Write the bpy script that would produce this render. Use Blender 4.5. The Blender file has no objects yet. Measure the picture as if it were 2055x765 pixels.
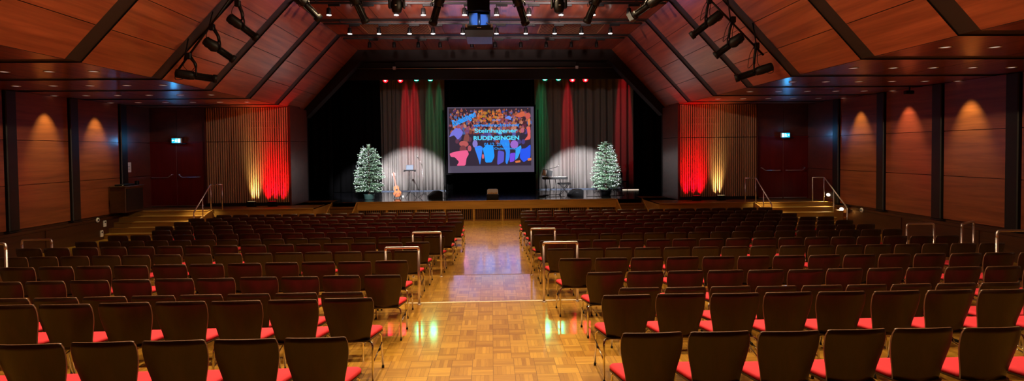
import bpy, math, random
from mathutils import Vector, Matrix
random.seed(7)
PI = math.pi
C = bpy.context.scene.collection
SC = bpy.context.scene

# ------------------------------------------------------------------ camera
cam_d = bpy.data.cameras.new('camera')
cam = bpy.data.objects.new('camera', cam_d)
C.objects.link(cam)
cam_d.sensor_width = 36.0
cam_d.lens = 1100.0 / 2055.0 * 36.0
cam_d.shift_y = -52.5 / 2055.0
cam_d.clip_end = 200
cam.matrix_world = (Matrix.Translation((0, 0, 2.17)) @ Matrix.Rotation(-0.0386, 4, 'Z')
                    @ Matrix.Rotation(PI / 2 - math.atan(28 / 1100.0), 4, 'X') @ Matrix.Rotation(-0.0100, 4, 'Z'))
SC.camera = cam

# ------------------------------------------------------------------ world, exposure
w = bpy.data.worlds.new('world')
SC.world = w
w.use_nodes = True
w.node_tree.nodes['Background'].inputs[0].default_value = (0, 0, 0, 1)
w.node_tree.nodes['Background'].inputs[1].default_value = 0
SC.view_settings.view_transform = 'Standard'
SC.view_settings.look = 'None'
SC.view_settings.exposure = 0.0
SC.view_settings.gamma = 1.0
SC.view_settings.use_curve_mapping = False
SC.cycles.max_bounces = 6
SC.cycles.diffuse_bounces = 4
SC.cycles.glossy_bounces = 4
SC.cycles.sample_clamp_indirect = 3.0
SC.cycles.caustics_reflective = False
SC.cycles.caustics_refractive = False


def light(kind, loc, power, color, aim=None, size=0.1, angle=None, blend=0.5, parent=None, shape=None, squeeze=1.0, squeeze_y=1.0):
    d = bpy.data.lights.new('lamp_light', kind)
    d.energy = power
    d.color = color
    if kind == 'SPOT':
        d.spot_size = math.radians(angle or 60)
        d.spot_blend = blend
        d.shadow_soft_size = size
    elif kind == 'POINT':
        d.shadow_soft_size = size
    else:
        d.size = size
        if shape:
            d.shape = 'RECTANGLE'
            d.size, d.size_y = shape
    o = bpy.data.objects.new('lamp_light', d)
    C.objects.link(o)
    v = Vector(aim) - Vector(loc) if aim else Vector((0, 0, -1))
    m = Matrix.Translation(loc) @ v.to_track_quat('-Z', 'Y').to_matrix().to_4x4() @ Matrix.Diagonal((squeeze, squeeze_y, 1, 1))
    if parent:
        o.parent = parent
        o.matrix_world = m
    else:
        o.matrix_world = m
    return o


WARM = (1.0, 0.70, 0.40)
# bare spots added out of view to brighten the side walls and slopes
WASH_P = 1080
for hy in (1.5, 5.6, 9.6):
    for sd in (-1, 1):
        light('SPOT', (2.4 * -sd - 0.15, hy, 5.7), WASH_P, WARM, aim=(12.0 * sd, hy + 2.6, 2.3), size=0.12, angle=64, blend=0.8)
# downlights of the flat ceiling over the seats, tilted a little towards the back of the hall
for hy in (5.45, 8.0, 10.15, 12.3):
    for hx in (-3.6, -1.2, 1.0, 3.4):
        light('SPOT', (hx, hy, 6.1), 420, (1.0, 0.74, 0.42), aim=(hx * 1.25, hy - 2.2, 0), size=0.06, angle=92, blend=0.8)
# bare lights added past the cross pipe to lift the far ceiling and slopes
for sd in (-1, 1):
    light('SPOT', (2.2 * sd - 0.15, 12.95, 5.6), 1100, (1.0, 0.76, 0.70), aim=(1.2 * sd, 16.9, 6.45), size=0.1, angle=96, blend=0.7, squeeze_y=0.22)
    light('SPOT', (-1.6 * sd - 0.15, 12.95, 5.5), 800, (1.0, 0.72, 0.66), aim=(6.6 * sd, 16.2, 4.9), size=0.1, angle=58, blend=0.9)

# light thrown back into the hall by the lit projection screen
light('AREA', (0.02, 25.4, 2.7), 5.5, (0.36, 0.45, 1.0), aim=(0.02, 0, 2.7), shape=(4.0, 3.0)).data.spread = math.radians(80)

# ------------------------------------------------------------------ materials
def srgb(r, g, b):
    f = lambda c: (c / 255 / 12.92) if c / 255 <= 0.04045 else ((c / 255 + 0.055) / 1.055) ** 2.4
    return (f(r), f(g), f(b), 1.0)


def base_mat(name):
    m = bpy.data.materials.new(name)
    m.use_nodes = True
    return m, m.node_tree, m.node_tree.nodes['Principled BSDF']


def plain(name, col, rough=0.5, metal=0.0, coat=0.0, noise=0.0, nscale=20, spec=0.5):
    m, nt, b = base_mat(name)
    b.inputs['Base Color'].default_value = col if len(col) == 4 else (*col, 1)
    b.inputs['Roughness'].default_value = rough
    b.inputs['Metallic'].default_value = metal
    b.inputs['Coat Weight'].default_value = coat
    b.inputs['Specular IOR Level'].default_value = spec
    tc = nt.nodes.new('ShaderNodeTexCoord')
    n = nt.nodes.new('ShaderNodeTexNoise')
    n.inputs['Scale'].default_value = nscale
    n.inputs['Detail'].default_value = 3
    nt.links.new(tc.outputs['Object'], n.inputs['Vector'])
    mr = nt.nodes.new('ShaderNodeMapRange')
    mr.inputs['To Min'].default_value = max(0.02, rough - (0.01 if metal else 0.05))
    mr.inputs['To Max'].default_value = min(1, rough + (0.01 if metal else 0.05))
    nt.links.new(n.outputs['Fac'], mr.inputs['Value'])
    nt.links.new(mr.outputs['Result'], b.inputs['Roughness'])
    if noise:
        mx = nt.nodes.new('ShaderNodeMix')
        mx.data_type = 'RGBA'
        mx.blend_type = 'MULTIPLY'
        c = col if len(col) == 4 else (*col, 1)
        mx.inputs['A'].default_value = c
        mx.inputs['Factor'].default_value = noise
        nt.links.new(n.outputs['Color'], mx.inputs['B'])
        nt.links.new(mx.outputs['Result'], b.inputs['Base Color'])
    return m


def wood(name, c1, c2, rough=0.3, stretch=(5, 0.3, 5), coat=0.0, scale=1.0, rand=0.0, spec=0.5, rspread=0.08, coat_r=0.12):
    m, nt, b = base_mat(name)
    N = nt.nodes.new
    tc = N('ShaderNodeTexCoord')
    mp = N('ShaderNodeMapping')
    mp.inputs['Scale'].default_value = stretch
    nt.links.new(tc.outputs['Object'], mp.inputs['Vector'])
    n1 = N('ShaderNodeTexNoise')
    n1.inputs['Scale'].default_value = 1.3 * scale
    n1.inputs['Detail'].default_value = 6
    n1.inputs['Roughness'].default_value = 0.62
    n1.inputs['Distortion'].default_value = 0.5
    nt.links.new(mp.outputs['Vector'], n1.inputs['Vector'])
    n2 = N('ShaderNodeTexNoise')
    n2.inputs['Scale'].default_value = 9 * scale
    n2.inputs['Detail'].default_value = 2
    nt.links.new(mp.outputs['Vector'], n2.inputs['Vector'])
    ad = N('ShaderNodeMath')
    ad.operation = 'MULTIPLY_ADD'
    ad.inputs[1].default_value = 0.16
    nt.links.new(n2.outputs['Fac'], ad.inputs[0])
    nt.links.new(n1.outputs['Fac'], ad.inputs[2])
    mr = N('ShaderNodeMapRange')
    mr.inputs['From Min'].default_value = 0.36
    mr.inputs['From Max'].default_value = 0.80
    nt.links.new(ad.outputs[0], mr.inputs['Value'])
    mx = N('ShaderNodeMix')
    mx.data_type = 'RGBA'
    mx.inputs['A'].default_value = c1
    mx.inputs['B'].default_value = c2
    nt.links.new(mr.outputs['Result'], mx.inputs['Factor'])
    out = mx.outputs['Result']
    if rand:
        oi = N('ShaderNodeObjectInfo')
        r2 = N('ShaderNodeMapRange')
        r2.inputs['To Min'].default_value = 1 - rand
        r2.inputs['To Max'].default_value = 1 + rand
        nt.links.new(oi.outputs['Random'], r2.inputs['Value'])
        hs = N('ShaderNodeHueSaturation')
        nt.links.new(r2.outputs['Result'], hs.inputs['Value'])
        nt.links.new(out, hs.inputs['Color'])
        out = hs.outputs['Color']
    nt.links.new(out, b.inputs['Base Color'])
    r = N('ShaderNodeMapRange')
    r.inputs['To Min'].default_value = max(0.05, rough - rspread)
    r.inputs['To Max'].default_value = rough + rspread
    nt.links.new(n2.outputs['Fac'], r.inputs['Value'])
    nt.links.new(r.outputs['Result'], b.inputs['Roughness'])
    b.inputs['Coat Weight'].default_value = coat
    b.inputs['Coat Roughness'].default_value = coat_r
    b.inputs['Specular IOR Level'].default_value = spec
    return m


def emit(name, col, strength):
    m, nt, b = base_mat(name)
    b.inputs['Base Color'].default_value = (0.02, 0.02, 0.02, 1)
    b.inputs['Emission Color'].default_value = col if len(col) == 4 else (*col, 1)
    b.inputs['Emission Strength'].default_value = strength
    return m


def parquet(name):
    """mosaic parquet: square tiles of five strips, every other tile turned a quarter"""
    m, nt, b = base_mat(name)
    N, L = nt.nodes.new, nt.links.new
    tc = N('ShaderNodeTexCoord')
    mp = N('ShaderNodeMapping')
    T = 0.21
    mp.inputs['Scale'].default_value = (1 / T, 1 / T, 1)
    L(tc.outputs['Object'], mp.inputs['Vector'])
    sp = N('ShaderNodeSeparateXYZ')
    L(mp.outputs['Vector'], sp.inputs[0])

    def M(op, a, bb=None, c=None):
        n = N('ShaderNodeMath')
        n.operation = op
        for i, v in enumerate((a, bb, c)):
            if v is None:
                continue
            if isinstance(v, (int, float)):
                n.inputs[i].default_value = v
            else:
                L(v, n.inputs[i])
        return n.outputs[0]
    fx, fy = M('FLOOR', sp.outputs[0]), M('FLOOR', sp.outputs[1])
    ux, uy = M('FRACT', sp.outputs[0]), M('FRACT', sp.outputs[1])
    par = M('FLOORED_MODULO', M('ADD', fx, fy), 2.0)          # 0 or 1
    inv = M('SUBTRACT', 1.0, par)
    across = M('ADD', M('MULTIPLY', ux, par), M('MULTIPLY', uy, inv))
    along = M('ADD', M('MULTIPLY', uy, par), M('MULTIPLY', ux, inv))
    s5 = M('MULTIPLY', across, 5.0)
    strip = M('FLOOR', s5)
    sf = M('FRACT', s5)
    idv = N('ShaderNodeCombineXYZ')
    L(M('ADD', fx, M('MULTIPLY', strip, 0.137)), idv.inputs[0])
    L(M('ADD', fy, M('MULTIPLY', strip, 0.311)), idv.inputs[1])
    L(par, idv.inputs[2])
    wn = N('ShaderNodeTexWhiteNoise')
    L(idv.outputs[0], wn.inputs['Vector'])
    idt = N('ShaderNodeCombineXYZ')
    L(fx, idt.inputs[0])
    L(fy, idt.inputs[1])
    wt = N('ShaderNodeTexWhiteNoise')
    L(idt.outputs[0], wt.inputs['Vector'])
    # joints
    e1 = M('LESS_THAN', sf, 0.10)
    e2 = M('LESS_THAN', along, 0.02)
    e3 = M('LESS_THAN', across, 0.025)
    gap = M('MAXIMUM', M('MULTIPLY', e1, 0.45), M('MAXIMUM', e2, e3))
    # grain
    gv = N('ShaderNodeCombineXYZ')
    L(M('MULTIPLY', across, 9.0), gv.inputs[0])
    L(M('MULTIPLY', along, 1.2), gv.inputs[1])
    L(M('MULTIPLY', wn.outputs['Value'], 31.0), gv.inputs[2])
    gn = N('ShaderNodeTexNoise')
    gn.inputs['Scale'].default_value = 2.2
    gn.inputs['Detail'].default_value = 4
    L(gv.outputs[0], gn.inputs['Vector'])
    val = M('ADD', M('MULTIPLY', wn.outputs['Value'], 0.5), M('ADD', M('MULTIPLY', wt.outputs['Value'], 0.3), M('MULTIPLY', gn.outputs['Fac'], 0.4)))
    cr = N('ShaderNodeValToRGB')
    cr.color_ramp.elements[0].position = 0.15
    cr.color_ramp.elements[0].color = srgb(158, 104, 28)
    cr.color_ramp.elements[1].position = 0.95
    cr.color_ramp.elements[1].color = srgb(220, 166, 62)
    L(val, cr.inputs[0])
    mx = N('ShaderNodeMix')
    mx.data_type = 'RGBA'
    L(M('MULTIPLY', gap, 0.75), mx.inputs['Factor'])
    L(cr.outputs[0], mx.inputs['A'])
    mx.inputs['B'].default_value = srgb(92, 54, 16)
    L(mx.outputs['Result'], b.inputs['Base Color'])
    b.inputs['Roughness'].default_value = 0.35
    b.inputs['Coat Weight'].default_value = 1.0
    b.inputs['Coat Roughness'].default_value = 0.09
    bp = N('ShaderNodeBump')
    bp.inputs['Strength'].default_value = 0.12
    bp.inputs['Distance'].default_value = 0.002
    L(M('ADD', M('MULTIPLY', gap, -1.0), M('MULTIPLY', gn.outputs['Fac'], 0.6)), bp.inputs['Height'])
    L(bp.outputs[0], b.inputs['Normal'])
    return m


def vcol_emit(name, strength):
    m, nt, b = base_mat(name)
    a = nt.nodes.new('ShaderNodeVertexColor')
    a.layer_name = 'picture'
    b.inputs['Base Color'].default_value = (0.02, 0.02, 0.02, 1)
    b.inputs['Roughness'].default_value = 0.8
    nt.links.new(a.outputs['Color'], b.inputs['Emission Color'])
    b.inputs['Emission Strength'].default_value = strength
    return m


M_FLOOR = parquet('parquet')
M_CEIL = wood('cherry_panel', srgb(116, 53, 33), srgb(178, 92, 57), rough=0.42, stretch=(5, 0.25, 5), coat=0.75, coat_r=0.17)
M_WALLP = wood('cherry_wall', srgb(108, 52, 28), srgb(156, 82, 46), rough=0.42, stretch=(4, 0.3, 5), coat=0.6, coat_r=0.2)
M_STRIP = plain('dark_strip', srgb(46, 32, 26), 0.5)
M_BLACK = plain('black_paint', srgb(18, 16, 16), 0.5)
M_COL = plain('column_black', srgb(26, 20, 18), 0.45)
M_DADO = wood('dado_wood', srgb(58, 34, 18), srgb(84, 50, 26), rough=0.38, stretch=(3, 0.5, 4))
M_OAK = wood('oak_fascia', srgb(140, 102, 44), srgb(176, 132, 62), rough=0.35, stretch=(0.5, 3, 5))
M_OAKDARK = wood('dark_oak', srgb(96, 60, 24), srgb(124, 82, 36), rough=0.4, stretch=(0.5, 3, 5))
M_SLAT = wood('slat_wood', srgb(190, 150, 106), srgb(214, 176, 130), rough=0.5, stretch=(5, 5, 0.5))
M_SLATBACK = wood('slat_backing', srgb(92, 60, 38), srgb(112, 76, 48), rough=0.6, stretch=(5, 5, 0.5))
M_DOOR = wood('red_door', srgb(104, 14, 10), srgb(124, 22, 16), rough=0.4, stretch=(4, 4, 0.5))
M_DARKWALL = wood('dark_wall_wood', srgb(84, 36, 22), srgb(108, 48, 30), rough=0.42, stretch=(2, 2, 4), coat=0.5, coat_r=0.2)
M_PROS = plain('proscenium_brown', srgb(27, 18, 15), 0.6, spec=0.25)
M_STAGE = plain('stage_black', srgb(24, 24, 30), 0.22, coat=0.5, noise=0.3, nscale=3)
M_CURT = plain('grey_velvet', srgb(158, 148, 142), 0.85, noise=0.15, nscale=9)
M_CURTB = plain('black_velvet', srgb(16, 15, 16), 0.95, spec=0.1)
M_CHROME = plain('chrome', (0.75, 0.72, 0.70), 0.12, metal=1.0)
M_STEEL = plain('brushed_steel', (0.78, 0.70, 0.68), 0.38, metal=1.0)
M_ALU = plain('aluminium', srgb(240, 228, 200), 0.45)
M_CHAIR = wood('wenge_ply', srgb(40, 24, 14), srgb(60, 37, 21), rough=0.33, stretch=(7, 7, 0.9), rand=0.12, scale=1.4)
M_PLYEDGE = plain('ply_edge', srgb(120, 84, 60), 0.4)
M_RED = plain('red_upholstery', srgb(242, 66, 80), 0.85, noise=0.12, nscale=150, spec=0.2)
M_RUBBER = plain('black_rubber', srgb(14, 14, 14), 0.7)
M_LAMP = plain('lamp_black', srgb(11, 10, 11), 0.5, spec=0.3)
M_LENS = plain('lens_glass', srgb(70, 76, 84), 0.08, coat=1.0)
M_WHITE = plain('white_plastic', srgb(225, 222, 215), 0.45)
M_PAPER = plain('paper', srgb(230, 225, 215), 0.8)
M_INK = plain('ink', srgb(60, 58, 60), 0.8)
M_GREYP = plain('grey_plastic', srgb(64, 74, 94), 0.4)
M_BLUEM = plain('blue_metal', srgb(96, 170, 250), 0.45)
M_VENT = plain('vent_cream', srgb(188, 150, 112), 0.5)
M_VENTH = plain('vent_hole', srgb(40, 22, 16), 0.8)
M_GUITAR = wood('guitar_top', srgb(146, 66, 16), srgb(178, 92, 28), rough=0.25, stretch=(8, 8, 1), coat=0.8)
M_GNECK = plain('guitar_neck', srgb(126, 62, 36), 0.35)
M_BARK = plain('bark', srgb(74, 52, 36), 0.9, noise=0.4)
M_NEEDLE = plain('fir_needle', srgb(104, 142, 106), 0.6, noise=0.45, nscale=30)
M_NEEDLE2 = plain('fir_tip', srgb(176, 204, 178), 0.6, noise=0.3, nscale=30)  # needle colours lightened, the white spotlight on them put into the colour
M_POT = plain('pot_green', srgb(58, 84, 78), 0.4)
M_E_HEAD = emit('lamp_white', (1.0, 0.93, 0.82), 14)
M_E_DOWN = emit('downlight_glow', (1.0, 0.80, 0.66), 0.55)
M_E_BULB = emit('fairy_light', (0.9, 0.95, 1.0), 2.4)
M_E_RED = emit('lamp_red', (1.0, 0.003, 0.006), 7)
M_E_GREEN = emit('lamp_green', (0.02, 1.0, 0.38), 14)
M_E_EXIT = emit('exit_cyan', (0.002, 0.42, 0.62), 1.6)
M_E_EXITW = emit('exit_white', (0.8, 1.0, 1.0), 2.5)
M_E_STEP = emit('step_light', (1.0, 0.93, 0.75), 2.2)
M_PICT = vcol_emit('projected_picture', 1.15)


# ------------------------------------------------------------------ mesh builder
class MB:
    def __init__(s):
        s.v, s.f, s.m, s.sm, s.mats = [], [], [], [], []

    def mi(s, mat):
        if mat not in s.mats:
            s.mats.append(mat)
        return s.mats.index(mat)

    def face(s, idx, mat, smooth=False):
        s.f.append(idx)
        s.m.append(s.mi(mat))
        s.sm.append(smooth)

    def quad(s, p, mat):
        n = len(s.v)
        s.v += [tuple(q) for q in p]
        s.face(tuple(range(n, n + len(p))), mat)

    def hexa(s, p, mat):
        """p: 4 bottom then 4 top points"""
        n = len(s.v)
        s.v += [tuple(q) for q in p]
        for a in ((3, 2, 1, 0), (4, 5, 6, 7), (0, 1, 5, 4), (1, 2, 6, 5), (2, 3, 7, 6), (3, 0, 4, 7)):
            s.face(tuple(n + i for i in a), mat)

    def box(s, x0, x1, y0, y1, z0, z1, mat, M=None, bev=0.0):
        if bev:
            return s.bbox(x0, x1, y0, y1, z0, z1, mat, M, bev)
        p = [(x0, y0, z0), (x1, y0, z0), (x1, y1, z0), (x0, y1, z0), (x0, y0, z1), (x1, y0, z1), (x1, y1, z1), (x0, y1, z1)]
        if M is not None:
            p = [M @ Vector(q) for q in p]
        s.hexa(p, mat)

    def bbox(s, x0, x1, y0, y1, z0, z1, mat, M, b):
        """box with chamfered vertical and horizontal edges (stacked rings)"""
        def ring(i, z):
            k = b
            return [(x0 + i + k, y0 + i, z), (x1 - i - k, y0 + i, z), (x1 - i, y0 + i + k, z), (x1 - i, y1 - i - k, z),
                    (x1 - i - k, y1 - i, z), (x0 + i + k, y1 - i, z), (x0 + i, y1 - i - k, z), (x0 + i, y0 + i + k, z)]
        s.rings([ring(b, z0), ring(0, z0 + b), ring(0, z1 - b), ring(b, z1)], mat, M)

    def rings(s, R, mat, M=None, smooth=False, caps=True):
        n, k = len(s.v), len(R[0])
        for r in R:
            s.v += [tuple(M @ Vector(q)) if M is not None else tuple(q) for q in r]
        for i in range(len(R) - 1):
            for j in range(k):
                a, b2 = n + i * k + j, n + i * k + (j + 1) % k
                s.face((a, b2, b2 + k, a + k), mat, smooth)
        if caps:
            s.face(tuple(n + j for j in reversed(range(k))), mat)
            e = n + (len(R) - 1) * k
            s.face(tuple(e + j for j in range(k)), mat)

    def tube(s, pts, r, mat, seg=8, M=None):
        pts = [Vector(p) for p in pts]
        R = []
        t0 = (pts[1] - pts[0]).normalized()
        up = Vector((0, 0, 1)) if abs(t0.z) < 0.9 else Vector((1, 0, 0))
        nrm = t0.cross(up).normalized()
        for i, p in enumerate(pts):
            if i == 0:
                t = pts[1] - pts[0]
            elif i == len(pts) - 1:
                t = pts[-1] - pts[-2]
            else:
                t = (pts[i + 1] - p).normalized() + (p - pts[i - 1]).normalized()
            t.normalize()
            nrm = (nrm - t * nrm.dot(t)).normalized()
            bn = t.cross(nrm)
            rr = r[i] if isinstance(r, (list, tuple)) else r
            R.append([p + (nrm * math.cos(2 * PI * j / seg) + bn * math.sin(2 * PI * j / seg)) * rr for j in range(seg)])
        s.rings(R, mat, M, smooth=True)

    def lathe(s, prof, mat, seg=16, M=None, smooth=True):
        """prof: (radius, z) pairs"""
        R = [[(max(r, 1e-4) * math.cos(2 * PI * j / seg), max(r, 1e-4) * math.sin(2 * PI * j / seg), z) for j in range(seg)] for r, z in prof]
        s.rings(R, mat, M, smooth)

    def prism(s, poly, y0, y1, mat, M=None):
        """poly in x,z extruded along y"""
        s.rings([[(x, y0, z) for x, z in poly], [(x, y1, z) for x, z in poly]], mat, M)

    def slab(s, p, n, t, mat, edge=None):
        n = Vector(n).normalized() * t
        s.hexa([Vector(q) for q in p] + [Vector(q) + n for q in p], mat)
        if edge:
            for i in range(1, 5):
                s.m[-i] = s.mi(edge)

    def add(s, o, M):
        n = len(s.v)
        s.v += [tuple(M @ Vector(q)) for q in o.v]
        for f, mi, sm in zip(o.f, o.m, o.sm):
            s.face(tuple(n + i for i in f), o.mats[mi], sm)

    def mesh(s, name):
        me = bpy.data.meshes.new(name)
        me.from_pydata(s.v, [], s.f)
        for m in s.mats:
            me.materials.append(m)
        me.polygons.foreach_set('material_index', s.m)
        me.polygons.foreach_set('use_smooth', s.sm)
        me.update()
        return me

    def build(s, name, parent=None, kind=None):
        o = bpy.data.objects.new(name, s.mesh(name))
        C.objects.link(o)
        if parent:
            o.parent = parent
        if kind:
            o['kind'] = kind
        return o


def tag(o, label, cat, group=None, kind=None):
    o['label'] = label
    o['category'] = cat
    if group:
        o['group'] = group
    if kind:
        o['kind'] = kind
    return o


def thing(name, label, cat, loc=(0, 0, 0), rz=0.0, group=None):
    o = bpy.data.objects.new(name, None)
    o.empty_display_size = 0.1
    C.objects.link(o)
    o.location = loc
    o.rotation_euler = (0, 0, rz)
    return tag(o, label, cat, group)


def struct(name, mb, parent=None):
    return mb.build(name, parent, 'structure')


def bend(p, r, n=4):
    """round the inner corners of a polyline"""
    p = [Vector(q) for q in p]
    out = [p[0]]
    for i in range(1, len(p) - 1):
        a, b, c = p[i - 1], p[i], p[i + 1]
        d1, d2 = (a - b), (c - b)
        k = min(r, d1.length * 0.49, d2.length * 0.49)
        s, e = b + d1.normalized() * k, b + d2.normalized() * k
        for j in range(n + 1):
            t = j / n
            out.append(s * (1 - t) ** 2 + b * 2 * t * (1 - t) + e * t * t)
    out.append(p[-1])
    return out


ORD = ['', 'first', 'second', 'third', 'fourth', 'fifth', 'sixth', 'seventh', 'eighth', 'ninth', 'tenth', 'eleventh', 'twelfth',
       'thirteenth', 'fourteenth', 'fifteenth', 'sixteenth', 'seventeenth', 'eighteenth', 'nineteenth']

# ------------------------------------------------------------------ the hall: dimensions
XL, XR = -12.5, 12.2                   # side walls
CL, CR = -7.45, 7.15                   # soffit / slope creases
TL, TR = -5.25, 4.95                   # slope / flat ceiling creases
ZS, ZT = 3.85, 6.24                    # soffit and flat ceiling heights
YW, YP = 20.5, 22.2                    # end wall beside the stage, proscenium
YB = -4.0                              # wall behind the viewpoint
ZA, ZB, ZC, ZD, ZST = 0.0, -0.18, -0.36, -0.56, 0.23
YAB, YBC, YCD = 5.66, 8.50, 11.15      # tier edges
YFP, YFS = 19.2, 21.3                  # platform front, stage front
BEAMS = [-1.6, 0.8, 3.1, 5.45, 7.95, 10.15, 12.6, 14.85, 17.2, 19.45]

# floor in four tiers
mb = MB()
prof = [(YB, ZA), (YAB, ZA), (YAB, ZB), (YBC, ZB), (YBC, ZC), (YCD, ZC), (YCD, ZD), (22.3, ZD)]
for (y0, z0), (y1, z1) in zip(prof, prof[1:]):
    mb.quad([(XL, y0, z0), (XR, y0, z0), (XR, y1, z1), (XL, y1, z1)], M_FLOOR)
mb.quad([(XL, YB, -0.8), (XL, 22.3, -0.8), (XR, 22.3, -0.8), (XR, YB, -0.8)], M_FLOOR)
struct('floor', mb)
mb = MB()
mb.box(XL + 0.02, XR - 0.02, YBC - 0.035, YBC + 0.006, ZB - 0.02, ZB + 0.003, M_ALU)
struct('trim_1', mb)
mb = MB()
mb.box(XL + 0.02, XR - 0.02, YCD - 0.02, YCD + 0.006, ZC - 0.02, ZC + 0.0025, M_OAK)
struct('trim_2', mb)

# ceiling shell and its wooden panels
mb = MB()
e = 0.022
sec = [(XL, ZS + e), (CL - 0.02, ZS + e), (TL - 0.03, ZT + e), (TR + 0.03, ZT + e), (CR + 0.02, ZS + e), (XR, ZS + e)]
for i in range(5):
    a, b = sec[i], sec[i + 1]
    y1 = YW if i in (0, 4) else YP
    mb.quad([(a[0], YB, a[1]), (a[0], y1, a[1]), (b[0], y1, b[1]), (b[0], YB, b[1])], M_STRIP)
ceil = struct('ceiling', mb)
zones = [((XL, ZS), (CL, ZS), 2), ((CL, ZS), (TL, ZT), 4), ((TL, ZT), (TR, ZT), 11), ((TR, ZT), (CR, ZS), 4), ((CR, ZS), (XR, ZS), 2)]
edges = [YB] + BEAMS + [YP]
G = 0.007
for bi in range(len(edges) - 1):
    for zi, (a, b, n) in enumerate(zones):
        y0 = edges[bi] + (0.2 if bi else 0.0)
        y1 = edges[bi + 1] - 0.2
        if bi == len(edges) - 2:
            y1 = YW if zi in (0, 4) else YP
        mb = MB()
        av, bv = Vector((a[0], 0, a[1])), Vector((b[0], 0, b[1]))
        d = (bv - av).normalized()
        nrm = Vector((-d.z, 0, d.x))
        for k in range(n):
            p = av.lerp(bv, k / n) + d * G
            q = av.lerp(bv, (k + 1) / n) - d * G
            mb.slab([(p.x, y0, p.z), (p.x, y1, p.z), (q.x, y1, q.z), (q.x, y0, q.z)], nrm, 0.018, M_CEIL, M_BLACK)  # edges coloured black, shade put in so they stay dark under the lamps
        struct('ceiling_panel', mb, ceil)

# side walls: dado, three rows of wooden panels per bay, black columns
COLS = [18.65, 16.45, 14.3, 12.15, 10.0, 7.85, 5.7, 3.5, 1.3, -1.0]
for side, X, sg in (('left', XL, 1), ('right', XR, -1)):
    mb = MB()
    xa, xb = (X - 0.2, X) if sg > 0 else (X, X + 0.2)
    mb.box(xa, xb, YB, YW + 0.1, -0.8, ZS + 0.1, M_DADO)
    wl = struct('wall_' + side, mb)
    cols = [c + (0.37 if sg > 0 else 0.1) for c in COLS]
    for i, y1 in enumerate([YW] + cols):
        y0 = (cols + [YB])[i]
        mb = MB()
        for z0, z1 in ((0.22, 1.38), (1.38, 2.57), (2.57, ZS)):
            x0, x1 = sorted((X, X + sg * 0.09))
            top = z1 - 0.008
            mb.box(x0, x1, y0 + 0.2, y1 - (0.2 if i else 0.0), z0 + 0.008, top, M_WALLP if i else M_DARKWALL)
        struct('wall_panel', mb, wl)
    mb = MB()
    x0, x1 = sorted((X, X + sg * 0.06))
    mb.box(x0, x1, YB, 19.0, 0.06, 0.14, M_DADO)
    for y in (18.2, 15.6, 13.1, 10.6, 8.1, 5.5, 3.0):
        x2, x3 = sorted((X, X + sg * 0.025))
        mb.box(x2, x3, y - 2.4, y - 0.02, -0.75, 0.05, M_DADO)
    struct('wall_dado', mb, wl)
    for y in cols:
        mb = MB()
        x0, x1 = sorted((X + sg * 0.01, X + sg * 0.15))
        mb.box(x0, x1, y - 0.16, y + 0.16, 0.2, ZS, M_COL, bev=0.02)
        mb.box(x0, x1, y - 0.18, y + 0.18, 0.17, 0.2, M_COL)
        struct('wall_column', mb)

mb = MB()
mb.box(XL - 0.2, XR + 0.2, YB - 0.2, YB, -0.8, ZT + 0.3, M_DARKWALL)
struct('wall_back', mb)

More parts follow.
